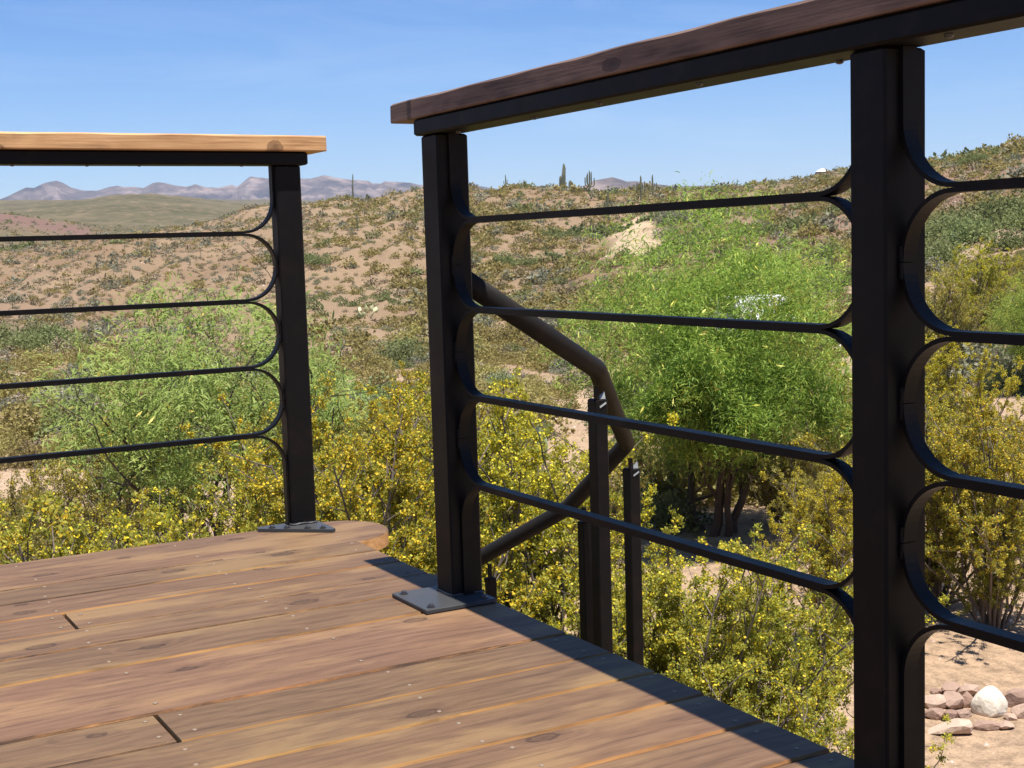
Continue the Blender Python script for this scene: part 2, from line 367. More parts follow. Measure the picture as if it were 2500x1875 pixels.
def _smooth_interp(xg, xs, ys):
    i = np.clip(np.searchsorted(xs, xg)-1, 0, len(xs)-2); t = (xg-xs[i])/(xs[i+1]-xs[i]); t = np.clip(t, 0, 1)
    t = .5*t+.5*t*t*(3-2*t); return ys[i]*(1-t)[:, None]+ys[i+1]*t[:, None]
TAB = _smooth_interp(_azg, _az[_o], _prof[_o])
def _blur(a, k, ax):
    ker = np.exp(-np.linspace(-2, 2, 2*k+1)**2); ker /= ker.sum()
    p = [(0, 0), (0, 0)]; p[ax] = (k, k); b = np.pad(a, p, mode='edge')
    return np.apply_along_axis(lambda v: np.convolve(v, ker, 'valid'), ax, b)
TAB = _blur(_blur(TAB, 3, 1), 5, 0)
def ground(x, y):
    x = np.asarray(x, float); y = np.asarray(y, float)
    r = np.maximum(np.hypot(x, y), 1.0); a = np.arctan2(y, x)
    c = .5*(AZ0+AZ1); a = (a-c+math.pi) % (2*math.pi)-math.pi+c
    fa = np.clip((a-AZ0)/(AZ1-AZ0)*(AZN-1), 0, AZN-1.001); fr = np.clip((np.log(r)-LR0)/(LR1-LR0)*(NLR-1), 0, NLR-1.001)
    i = fa.astype(int); j = fr.astype(int); ta = fa-i; tr = fr-j
    z = (TAB[i, j]*(1-ta)+TAB[i+1, j]*ta)*(1-tr)+(TAB[i, j+1]*(1-ta)+TAB[i+1, j+1]*ta)*tr
    k1 = np.clip((r-30)/120, 0, 1)
    gully = np.abs(fbm(x/34+3, y/34+9, 3))                      # erosion gullies on the hill flanks
    lr_ = np.log(r); z = z-2.3*np.clip((r-70)/60, 0, 1)*np.clip((420-r)/150, 0, 1)*(np.abs(fbm(a*30+lr_*5.5, lr_*3.2, 3))-.22)
    z = z+k1*(1.9*fbm(x/46, y/46, 4)-4.8*gully+1.2)
    z = z+np.clip((r-350)/400, 0, 1)*(3.5*fbm(x/330+5, y/330, 4))+np.clip((r-1200)/900, 0, 1)*5*fbm(x/900+2, y/900+4, 4)
    z = z+.10*fbm(x/2.3, y/2.3, 4)*np.clip(r/6, 0, 1)+.03*fbm(x*1.9, y*1.9, 3)
    return z
def gz(x, y): return float(ground(np.array([x]), np.array([y]))[0])
def hit(u, v, rmax=700):
    """ground point seen at a photo pixel"""
    d = ray(u, v); h = math.hypot(d.x, d.y); rs = np.exp(np.linspace(math.log(3.5), math.log(rmax), 1500))
    X = d.x/h*rs; Y = d.y/h*rs; Z = EYE+d.z/h*rs; G = ground(X, Y)
    k = np.argmax(Z < G) if (Z < G).any() else len(rs)-1
    return Vector((X[k], Y[k], G[k]))
def on(u, r, dz=0.0):
    """ground point in image column u at distance r"""
    a = azim(u, 700); x, y = r*math.cos(a), r*math.sin(a); return Vector((x, y, gz(x, y)+dz))

m, n, l, b = mat('desert_soil'); M_soil = m
geo = n.new('ShaderNodeNewGeometry'); P = geo.outputs['Position']
big = tex(n, l, P, .035, 5, .6); mid_ = tex(n, l, P, .5, 5, .6); fin = tex(n, l, P, 9, 6, .7); gritt = tex(n, l, P, 60, 4, .7)
c1 = ramp(n, [(.36, (.31, .205, .124)), (.5, (.385, .270, .170)), (.64, (.46, .335, .215))]); l.new(big, c1.inputs[0])
c2 = mixc(n, l, mth(n, l, 'MULTIPLY', mid_, .55), c1.outputs[0], (.385, .28, .20))
rg = ramp(n, [(.38, (.55, .55, .55)), (.55, (1, 1, 1)), (.72, (1.22, 1.2, 1.16))]); l.new(fin, rg.inputs[0])
c3 = mixc(n, l, .8, c2, rg.outputs[0], 'MULTIPLY')
gg = ramp(n, [(.34, (.6, .58, .56)), (.5, (1, 1, 1)), (.68, (1.2, 1.2, 1.2))]); l.new(gritt, gg.inputs[0])
c3 = mixc(n, l, .6, c3, gg.outputs[0], 'MULTIPLY')
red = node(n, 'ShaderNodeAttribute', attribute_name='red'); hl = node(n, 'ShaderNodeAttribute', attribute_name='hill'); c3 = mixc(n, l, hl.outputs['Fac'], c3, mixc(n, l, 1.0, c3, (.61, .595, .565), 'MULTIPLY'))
c3 = mixc(n, l, red.outputs['Fac'], c3, (.150, .092, .072))
snd = node(n, 'ShaderNodeAttribute', attribute_name='sand'); c3 = mixc(n, l, mth(n, l, 'MULTIPLY', snd.outputs['Fac'], .9), c3, mixc(n, l, fin, (.34, .245, .155), (.47, .355, .24)))
sc = node(n, 'ShaderNodeAttribute', attribute_name='scrub')
# far plain: the low scrub that covers it, as speckle of the ground cover itself
vo = n.new('ShaderNodeTexVoronoi'); vo.inputs['Scale'].default_value = .16; l.new(P, vo.inputs['Vector'])
vr = ramp(n, [(.30, (1, 1, 1)), (.52, (0, 0, 0))]); l.new(vo.outputs['Distance'], vr.inputs[0])
sp = ramp(n, [(.34, (0, 0, 0)), (.52, (1, 1, 1))]); l.new(tex(n, l, P, .11, 8, .8), sp.inputs[0])
spk = mth(n, l, 'MAXIMUM', mth(n, l, 'MULTIPLY', vr.outputs[0], .8), sp.outputs[0])
gcol = ramp(n, [(.4, (.070, .066, .032)), (.62, (.115, .098, .055))]); l.new(tex(n, l, P, .006, 4), gcol.inputs[0])
c3 = mixc(n, l, mth(n, l, 'MULTIPLY', sc.outputs['Fac'], spk), c3, gcol.outputs[0])
l.new(c3, b.inputs['Base Color']); b.inputs['Roughness'].default_value = .95; b.inputs['Specular IOR Level'].default_value = .1
bump(n, l, mth(n, l, 'MULTIPLY_ADD', gritt, .25, fin), .7, .03, b)

# dirt track and wash: bare pale sand
TR = np.array([tuple(hit(u, v))[:2] for L_ in ([(1690, 508), (1620, 528), (1545, 545), (1535, 570), (1560, 598), (1530, 612)],)
               for (a_, b_) in zip(L_[:-1], L_[1:]) for t_ in np.linspace(0, 1, 9) for (u, v) in [(a_[0]+(b_[0]-a_[0])*t_, a_[1]+(b_[1]-a_[1])*t_)]])
TW = np.full(len(TR), 2.0)
def sand_mask(x, y):
    d = np.full(x.shape, 9.0)
    for (tx, ty), w_ in zip(TR, TW): d = np.minimum(d, np.hypot(x-tx, y-ty)/w_)
    return np.clip((1.25-d+.9*fbm(x/2.6, y/2.6, 3))*1.6, 0, 1)
def terrain():
    a0, a1 = R(60.66-27), R(60.66+27)
    azf = np.concatenate([np.linspace(a0, a1, 620), np.linspace(a1, a0+2*math.pi, 90)[1:]])
    rr = np.concatenate([[0.6, 1.2], np.exp(np.linspace(math.log(1.8), math.log(6500), 470))])
    A, RR = np.meshgrid(azf, rr, indexing='ij'); X = RR*np.cos(A); Y = RR*np.sin(A); Z = ground(X, Y)
    na, nr = A.shape; V = np.stack([X, Y, Z], -1).reshape(-1, 3)
    i = np.arange(na-1)[:, None]; j = np.arange(nr-1)[None, :]
    q = np.stack([i*nr+j, i*nr+j+1, (i+1)*nr+j+1, (i+1)*nr+j], -1).reshape(-1, 4)[:, ::-1]
    me = bpy.data.meshes.new('ground'); me.vertices.add(len(V)); me.vertices.foreach_set('co', V.astype(np.float32).ravel())
    me.loops.add(q.size); me.loops.foreach_set('vertex_index', q.astype(np.int32).ravel())
    me.polygons.add(len(q)); me.polygons.foreach_set('loop_start', np.arange(0, q.size, 4, dtype=np.int32))
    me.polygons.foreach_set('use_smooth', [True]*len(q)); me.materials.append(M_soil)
    r = RR.ravel(); a = A.ravel(); x = X.ravel(); y = Y.ravel()
    uu = IMW/2+FPX*np.tan(YAW-a)
    red = np.clip((1-np.abs(r-520)/52)*3, 0, 1)*np.clip((290-uu)/60, 0, 1)*np.clip(.8+1.2*fbm(x/40, y/40, 3), 0, 1)
    red = np.maximum(red, .45*np.clip((fbm(x/60+8, y/60+2, 3)-.12)*5, 0, 1)*((r > 90) & (r < 330)))
    scrub = np.clip((r-260)/200, 0, 1)*(1-red)
    sand = np.zeros_like(x); mk = (r > 70) & (r < 300); sand[mk] = sand_mask(x[mk], y[mk])
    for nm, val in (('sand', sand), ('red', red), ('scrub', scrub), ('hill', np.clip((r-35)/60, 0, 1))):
        t = me.attributes.new(nm, 'FLOAT', 'POINT'); t.data.foreach_set('value', val.astype(np.float32))
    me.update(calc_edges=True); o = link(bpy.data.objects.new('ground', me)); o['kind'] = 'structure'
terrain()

# mountains on the skyline
m, n, l, b = mat('mountain_rock'); M_mtn = m
P = n.new('ShaderNodeNewGeometry').outputs['Position']
cr = ramp(n, [(.36, (.045, .04, .037)), (.5, (.12, .092, .078)), (.62, (.25, .19, .155))]); l.new(tex(n, l, mapping(n, l, P, (1, 1, 2.6)), .006, 8, .68), cr.inputs[0])
l.new(cr.outputs[0], b.inputs['Base Color']); b.inputs['Roughness'].default_value = 1; b.inputs['Specular IOR Level'].default_value = 0
def range_(name, sil, r0, depth, seed, amp):
    us = np.array([s[0] for s in sil], float); vs = np.array([s[1] for s in sil], float)
    NA, ND = 520, 47; ug = np.linspace(us[0], us[-1], NA); vg = np.interp(ug, us, vs)
    V = []
    for u, v in zip(ug, vg):
        top = at_r(u, v, r0); a = math.atan2(top.y, top.x)
        for k in range(ND):
            t = k/(ND-1)*2-1                                   # -1 front foot, 0 crest, 1 back foot
            r = r0+t*depth; hgt = (1-abs(t))**(.80 if t < 0 else 1.0)
            x, y = r*math.cos(a), r*math.sin(a)
            rid = float(abs(fbm(np.array([x/420+seed]), np.array([y/420]), 4))[0]); rid2 = float(fbm(np.array([x/140+seed]), np.array([y/140]), 3)[0])
            zb = 60; z = zb+(top.z-zb)*hgt
            if k != ND//2: z += -(rid*amp*2.3+rid2*amp*.25)*min(1, 3.2*abs(t))*(1-abs(t))**.5+amp*.22*(1-abs(t))
            V.append((x, y, top.z if k == ND//2 else min(z, zb+(top.z-zb)*.99)))
    mb = MB(); mb.add(V, [(i*ND+k, (i+1)*ND+k, (i+1)*ND+k+1, i*ND+k+1) for i in range(NA-1) for k in range(ND-1)])
    o = mb.build(name, M_mtn, smooth=False, fix=False); o['kind'] = 'structure'; return o
cz = lambda L: [(x/2.765, 250+y/2.765) for x, y in L]
sil = cz([(-1500, 600), (-900, 560), (-500, 610), (-200, 640), (0, 655), (50, 635), (175, 575), (230, 578), (300, 545), (380, 527), (430, 545), (480, 575), (560, 595), (660, 595), (740, 570), (790, 563), (840, 572), (900, 570), (970, 577), (1030, 545), (1060, 538), (1110, 543), (1180, 560), (1260, 570), (1320, 555), (1400, 575), (1470, 578), (1565, 557), (1600, 570), (1640, 540), (1690, 500), (1740, 507), (1800, 512), (2030, 515), (2100, 515), (2180, 492), (2212, 495)])
sil += [(700+x/2.765, 350+y/2.765) for x, y in [(330, 232), (430, 245), (550, 252), (580, 270), (640, 270), (660, 255), (760, 262), (830, 265), (900, 280), (1190, 280), (1300, 287), (1500, 320)]]
range_('mountain_range', sil, 7600, 900, 3.0, 150)
range_('red_mountain', [(1300+x/2.765, 350+y/2.765) for x, y in [(250, 330), (350, 285), (420, 250), (490, 237), (540, 228), (600, 245), (640, 258), (700, 255), (760, 265), (840, 275), (960, 290), (1100, 287), (1230, 285), (1300, 310), (1500, 340)]], 4600, 500, 9.0, 40)

# ------------------------------------------------------------------ the deck
deck = tag(empty('wooden_deck', (.4, 2.0, 0)), 'brown stained plank deck with a rounded corner lip, in the foreground', 'deck')
DK = Vector((.4, 2.0, 0))
EDGES = [3.578, 3.282, 3.141, 2.995, 2.843, 2.697, 2.533, 2.229, 2.073, 1.930, 1.787, 1.633, 1.480, 1.330, 1.180, 1.030, .88, .73, .58, .43, .28, .13, -.02, -.17, -.32, -.47, -.62, -.77, -.92]
GAPS = {3.282: .0025, 3.141: .005, 2.995: .0035, 2.843: .003, 2.697: .0045, 2.533: .0055, 2.229: .010, 2.073: .003, 1.93: .0055, 1.787: .005, 1.633: .0055, 1.48: .007}
def plank(mb, x0, x1, y0, y1, rn, th=.038, ch=.004):
    prof = [(y0, -th), (y1, -th), (y1, -ch), (y1-ch, 0), (y0+ch, 0), (y0, -ch)]
    dz = random.uniform(-.0008, .0008)
    vs = [(x, y, z+dz) for x in (x0, x1) for y, z in prof]
    vs = [(Vector(v)-DK) for v in vs]
    mb.add(vs, [(3, 4, 10, 9)], 0, rn)
    mb.add(vs, [(0, 1, 7, 6), (1, 2, 8, 7), (2, 3, 9, 8), (4, 5, 11, 10), (5, 0, 6, 11)], 1, rn)
    mb.add(vs, [(0, 5, 4, 3, 2, 1), (6, 7, 8, 9, 10, 11)], 2, rn)
mb = MB()
JOIN = {2.995: .551, 2.229: .546, 1.48: .1, 2.533: -.3, 1.787: -.31}
for i in range(1, len(EDGES)-1):
    hi, lo = EDGES[i], EDGES[i+1]
    y1 = hi-GAPS.get(hi, .006)*.5; y0 = lo+GAPS.get(lo, .006)*.5
    xe = 1.359+random.uniform(-.0035, .002); rn = random.random()
    if hi in JOIN:
        plank(mb, -2.2, JOIN[hi]-.004, y0, y1, rn); plank(mb, JOIN[hi]+.004, xe, y0, y1, random.random())
    else: plank(mb, -2.2, xe, y0, y1, rn)
# the outermost wide plank ends in a half round lip
cx, cy, rr_ = 1.357, 3.4285, .1465
out = [(-2.2, 3.2835), (1.0, 3.2835)]+[(cx+rr_*math.cos(t), cy+rr_*math.sin(t)) for t in np.linspace(-math.pi/2, math.pi/2, 29)]+[(1.0, 3.5755), (-2.2, 3.5755)]
nO = len(out); ins = []
for k in range(nO):
    a = Vector(out[k-1]); c = Vector(out[k]); d = Vector(out[(k+1) % nO]); e1 = (c-a).normalized(); e2 = (d-c).normalized()
    nn_ = (Vector((-e1.y, e1.x))+Vector((-e2.y, e2.x))).normalized(); ins.append(c+nn_*.004)
vs = [Vector((x, y, -.040))-DK for x, y in out]+[Vector((x, y, -.004))-DK for x, y in out]+[Vector((p.x, p.y, .0))-DK for p in ins]
mb.add(vs, [tuple(range(2*nO, 3*nO))], 0, .55)
for k in range(nO):
    q = (k+1) % nO; mm = 2 if 1 <= k < nO-3 else 1
    mb.add(vs, [(k, q, nO+q, nO+k)], mm, .55); mb.add(vs, [(nO+k, nO+q, 2*nO+q, 2*nO+k)], 0 if mm == 2 else 1, .55)
mb.add(vs, [tuple(range(nO-1, -1, -1))], 2, .55)
mb.build('deck_boards', [M_deck, M_raw, M_endgrain], deck)
fr = MB()
for x in (1.31, .955, .55, .15, -.25, -.65, -1.05, -1.45, -1.85): fr.box(x-.019-DK.x, x+.019-DK.x, -.9-DK.y, 3.50-DK.y, -.225, -.041)
fr.box(-2.1-DK.x, 1.30-DK.x, 3.501-DK.y, 3.539-DK.y, -.225, -.0415)
for x, y in ((1.25, 3.42), (1.25, 1.6), (-.6, 3.42), (-.6, 1.6), (1.25, -.6), (-.6, -.6)): fr.box(x-.05-DK.x, x+.05-DK.x, y-.05-DK.y, y+.05-DK.y, gz(x, y)-.15, -.226)
fr.build('support_frame', M_capY, deck)
sm = MB(); sm.dome((0, 0, -.0010), .0042, .0013, 8); scr = None
for xj in (.551, .955, 1.325):
    for i in range(len(EDGES)-1):
        hi, lo = EDGES[i], EDGES[i+1]
        if lo < 1.3: continue
        for q in (.2, .8):
            y = lo+(hi-lo)*q+random.uniform(-.012, .012)
            xs = [xj+random.uniform(-.014, .014)]
            if hi in JOIN and abs(JOIN[hi]-xj) < .02: xs = [xj-.028, xj+.03]
            for x in xs:
                loc = Vector((x, y, .0012))-DK
                if scr is None: scr = sm.build('screw', M_screw, deck, True); o = scr
                else: o = scr.copy(); link(o, deck)
                o.location = loc

# ------------------------------------------------------------------ railings
ZB = [.8085, .6238, .4400, .2533]; BT = .0127; RAD = .088
ZSC = 1.0
def railing(name, axis, posts, off, p_half, cap_face, cap_w, tube_face, tube_w, e_tube, e_cap, far_end, capmat, label, zsc, cap_knob):
    """axis: 'X' or 'Y' run direction. posts: list of (a, half length along run); off: cross coordinate of the post centre"""
    root = tag(empty(name, ((posts[0][0], off, 0) if axis == 'X' else (off, posts[0][0], 0))), label, 'railing')
    O = Vector(root.location)
    def W(a, c, z): return (Vector((a, c, z)) if axis == 'X' else Vector((c, a, z)))-O
    def bx(mb, a0, a1, c0, c1, z0, z1, ch=.0):
        p, q = W(a0, c0, z0), W(a1, c1, z1)
        mb.box(min(p.x, q.x), max(p.x, q.x), min(p.y, q.y), max(p.y, q.y), z0, z1, ch)
    a_lo = min(p[0] for p in posts)-.05; 
    zs_ = lambda z: EYE+(z-EYE)*zsc
    ZT0, ZT1 = zs_(.9985), zs_(1.0335); ZBB = [zs_(z) for z in ZB]
    # posts with welded foot plates
    for k, (a, h, plate) in enumerate(posts):
        mb = MB(); bx(mb, a-h, a+h, off-p_half, off+p_half, .0105, ZT0-.0005, .004); po = mb.build('post', M_steel, root)
        mb = MB(); spots = None
        if len(plate) == 4:
            (c0, c1, b0, b1) = plate; bx(mb, b0, b1, c0, c1, .0005, .010, .0015); spots = [(b0+.02, c0+.02), (b1-.02, c0+.02), (b0+.02, c1-.02), (b1-.02, c1-.02)]
        else:
            poly, spots = plate[0], plate[1]; vs = [W(x, y, z) for z in (.0005, .0095) for x, y in poly]; q_ = len(poly)
            mb.add(vs, [tuple(range(q_-1, -1, -1)), tuple(range(q_, 2*q_))]+[(i_, (i_+1) % q_, q_+(i_+1) % q_, q_+i_) for i_ in range(q_)])
        # weld bead
        ring = [W(a-h, off-p_half, .012), W(a+h, off-p_half, .012), W(a+h, off+p_half, .012), W(a-h, off+p_half, .012)]
        for q in range(4):
            A, B = ring[q], ring[(q+1) % 4]; mb.tube([A.lerp(B, t/6)+Vector((random.uniform(-1, 1), random.uniform(-1, 1), random.uniform(-1, 1)))*.001 for t in range(7)], .0035, 6)
        pl = mb.build('base_plate', M_plate, po)
        for (bb, cc) in spots:
            if a-h-.008 < bb < a+h+.008 and off-p_half-.008 < cc < off+p_half+.008: continue
            mb = MB(); p = W(bb, cc, .0102); mb.tube([p, p+Vector((0, 0, .0018))], .0095, 14); mb.dome(p+Vector((0, 0, .0019)), .0068, .0055, 6)
            mb.build('bolt', M_bolt, po)
    # top tube
    mb = MB(); bx(mb, e_tube[0], e_tube[1], tube_face, tube_face+tube_w, ZT0, ZT1, .004); mb.build('top_tube', M_steel, root)
    # screw heads in the tube's underside
    s = 1.18; k = 0; a = posts[0][0]
    for q in cap_knob:
        mb = MB(); p = W(q[0], tube_face+tube_w*q[1], ZT0-.005); mb.dome(p, .0062, .0048, 8)
        mb.v = [(x, y, 2*(ZT0-.0026)-z-O.z) for x, y, z in mb.v]; mb.build('tube_screw', M_bolt, root)
    # wooden cap board, slightly uneven
    NS = 60; vs = []; z0, z1 = zs_(1.0345), zs_(1.0765); c0, c1 = cap_face, cap_face+cap_w
    for i in range(NS+1):
        a = e_cap[0]+(e_cap[1]-e_cap[0])*i/NS
        dz = (.0004 if axis == 'Y' else .0002)*(math.sin(a*7.3)+.7*math.sin(a*17+1)); ch = .004+.0012*math.sin(a*23)
        dc = .0012*math.sin(a*9+2)
        for c, z in ((c0+.002, z0), (c1-.002, z0), (c1, z0+.003), (c1, z1-ch), (c1-ch, z1), (c0+ch+.001+dc, z1+dz), (c0+dc, z1-ch+dz), (c0+dc*.5, z0+.003)):
            vs.append(W(a, c, z))
    fs = [(i*8+j, i*8+(j+1) % 8, i*8+8+(j+1) % 8, i*8+8+j) for i in range(NS) for j in range(8)]+[tuple(range(7, -1, -1)), tuple(NS*8+j for j in range(8))]
    mb = MB(); mb.add(vs, fs, 0, .5); mb.build('cap_board', capmat, root)
    # flat bars: two strips welded back to back that fan out into quarter rounds at each post
    bw = .024
    for k in range(len(posts)-1):
        A1 = posts[k][0]-posts[k][1]-.0002; A0 = posts[k+1][0]+posts[k+1][1]+.0002
        for i, zb in enumerate(ZBB):
            mb = MB(); zc = zb+BT/2; t = BT/2-.0001
            zu = (ZT0-.001) if i == 0 else (ZBB[i-1]+BT/2+zc)/2-.0006
            zd = .0125 if i == 3 else (ZBB[i+1]+BT/2+zc)/2+.0006
            for sgn, ze in ((1, zu), (-1, zd)):
                rad = min(RAD, abs(ze-zc)-.001); pts = []; nr = []
                zs = zc+sgn*.00005
                L_ = []
                L_.append((A0, ze, (1, 0)))
                for q in np.linspace(0, math.pi/2, 13):
                    # arc from post (vertical) to bar (horizontal)
                    a = A0+rad-rad*math.cos(q); z = zs+sgn*(rad-rad*math.sin(q)); L_.append((a, z, (math.cos(q), sgn*math.sin(q))))
                for q in np.linspace(math.pi/2, 0, 13):
                    a = A1-rad+rad*math.cos(q); z = zs+sgn*(rad-rad*math.sin(q)); L_.append((a, z, (-math.cos(q), sgn*math.sin(q))))
                L_.append((A1, ze, (-1, 0)))
                pts = [W(a, off-bw/2, z) for a, z, _ in L_]
                nr = [(Vector((nn[0], 0, nn[1])) if axis == 'X' else Vector((0, nn[0], nn[1]))) for _, _, nn in L_]
                if abs(ze-zc) > .05 and not (i == 0 and sgn > 0) and not (i == 3 and sgn < 0):
                    for e_, dd in ((A0, .003), (A1, -.003)):
                        mb.tube([W(e_+dd+random.uniform(-.0012, .0012), off-bw/2-.0005, ze-sgn*q_*.007) for q_ in range(4)], .0032, 6)
                mb.ribbon(pts, nr, (Vector((0, 1, 0)) if axis == 'X' else Vector((1, 0, 0))), t, bw)
            mb.build('flat_bar', M_steel, root)
    return root
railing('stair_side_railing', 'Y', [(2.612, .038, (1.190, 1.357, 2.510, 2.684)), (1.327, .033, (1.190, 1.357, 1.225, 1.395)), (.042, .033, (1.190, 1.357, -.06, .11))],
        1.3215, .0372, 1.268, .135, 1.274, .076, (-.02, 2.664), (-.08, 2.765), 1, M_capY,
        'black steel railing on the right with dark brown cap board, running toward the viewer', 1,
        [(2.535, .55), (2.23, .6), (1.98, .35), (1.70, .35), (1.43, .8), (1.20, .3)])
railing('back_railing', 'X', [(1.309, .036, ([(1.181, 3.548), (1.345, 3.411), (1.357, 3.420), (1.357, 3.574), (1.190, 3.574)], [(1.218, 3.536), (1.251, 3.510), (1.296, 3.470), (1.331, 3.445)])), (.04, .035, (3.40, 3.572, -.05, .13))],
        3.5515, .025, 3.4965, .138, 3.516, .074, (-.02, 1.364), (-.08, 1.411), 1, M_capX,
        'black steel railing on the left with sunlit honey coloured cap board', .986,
        [(1.18, .15), (.91, .2), (.78, .25), (.6, .2)])

# stair handrail of bent pipe going down from the gap between the railings
def ray_at(u, v, depth):
    d = ray(u, v); return ORG+d*depth
hr = tag(empty('stair_handrail', (1.86, 2.87, 0)), 'dark brown bent pipe handrail winding down the stairs behind the right railing', 'handrail')
HO = Vector(hr.location)
Q = [Vector((1.352, 2.605, .690)), ray_at(1458, 902, 3.42), ray_at(1530, 1083, 3.92), ray_at(1386, 1240, 4.18), ray_at(1150, 1375, 4.42), ray_at(960, 1480, 4.7)]
def rounded(Q, rb, k=7):
    P = [Q[0]]
    for i in range(1, len(Q)-1):
        a = (Q[i-1]-Q[i]).normalized(); c = (Q[i+1]-Q[i]).normalized()
        for t in range(k):
            s = t/(k-1); p0 = Q[i]+a*rb; p1 = Q[i]+c*rb; P.append(p0*(1-s)**2+Q[i]*2*s*(1-s)+p1*s*s)
    return P+[Q[-1]]
mb = MB(); mb.tube([p-HO for p in rounded(Q, .011, 4)], .0245, 20); mb.build('pipe', M_pipe, hr, True)
def hpost(p, top, wx=.038, notch=True):
    z0 = gz(p.x, p.y)-.2; c = p-HO
    mb = MB(); h = wx/2
    mb.box(c.x-h, c.x+h, c.y-h, c.y+h, z0, p.z-top, .003); po = mb.build('post', M_steel, hr)
    mb = MB()                                                   # slim tab that carries the pipe, cut on a slant
    zt = p.z-top; a = h*.98
    vs = [(c.x-a, c.y-a, zt+.0005), (c.x-a, c.y-a+.006, zt+.0005), (c.x-a, c.y-a+.006, p.z-.012), (c.x-a, c.y-a, p.z-.012), (c.x-a+.014, c.y-a, zt+.0005), (c.x-a+.014, c.y-a+.006, zt+.0005), (c.x-a+.012, c.y-a+.006, p.z-.014), (c.x-a+.012, c.y-a, p.z-.014)]
    mb.add(vs, [(0, 1, 2, 3), (4, 7, 6, 5), (0, 4, 5, 1), (3, 2, 6, 7), (0, 3, 7, 4), (1, 5, 6, 2)]); mb.build('pipe_tab', M_pipe, po)
    if notch:  # pale plate: sunlit inside of the cut tube, put in as colour
        mb = MB(); d = .0023
        vs = [(c.x-h*.3, c.y-h-d, zt-.022), (c.x+h*.7, c.y-h-d, zt-.012), (c.x+h*.9, c.y-h+.012, zt+.018), (c.x-h*.2, c.y-h+.010, zt+.004)]
        vs = vs+[(x+.001, y+.003, z) for x, y, z in vs]
        mb.add(vs, [(0, 1, 2, 3), (7, 6, 5, 4), (0, 4, 5, 1), (1, 5, 6, 2), (2, 6, 7, 3), (3, 7, 4, 0)]); mb.build('notch_highlight', M_bright, po)
hpost(ray_at(1457, 930, 3.43), .045)
hpost(ray_at(1540, 1105, 3.94), .045)
hpost(ray_at(1427, 1225, 4.16), .06, .036, False)
hpost(ray_at(1196, 1365, 4.40), .06, .030, False)

# ------------------------------------------------------------------ plants
M_branch = plain('creosote_branch', (.135, .105, .082), .9, 0, .4, 25)
M_trunk = plain('mesquite_bark', (.075, .052, .038), .95, 0, .4, 18, .6)
M_creo = leafy('creosote_leaf', [(0, (.15, .165, .028)), (.45, (.31, .31, .048)), (.8, (.44, .41, .06)), (1, (.56, .48, .07))], .5, .55, .10)
M_creo2 = leafy('creosote_leaf_olive', [(0, (.17, .165, .04)), (.5, (.31, .28, .065)), (1, (.44, .37, .085))], .45, .55, .12)
M_flow = leafy('creosote_flower', [(0, (.48, .35, .015)), (.6, (.68, .51, .025)), (1, (.76, .62, .07))], .3, .6, .06)
M_mesq = leafy('mesquite_leaf', [(0, (.075, .135, .028)), (.45, (.23, .335, .055)), (.8, (.40, .48, .09)), (1, (.55, .58, .15))], .45, .55, .06)
M_mesq2 = leafy('mesquite_leaf_pale', [(0, (.15, .23, .055)), (.5, (.28, .40, .095)), (1, (.43, .52, .15))], .5, .55, .06)
M_catk = leafy('mesquite_catkin', [(0, (.62, .54, .08)), (1, (.85, .75, .22))], .3, .6, .05)
M_dry = leafy('dry_twig', [(0, (.16, .12, .09)), (1, (.30, .24, .17))], .1)

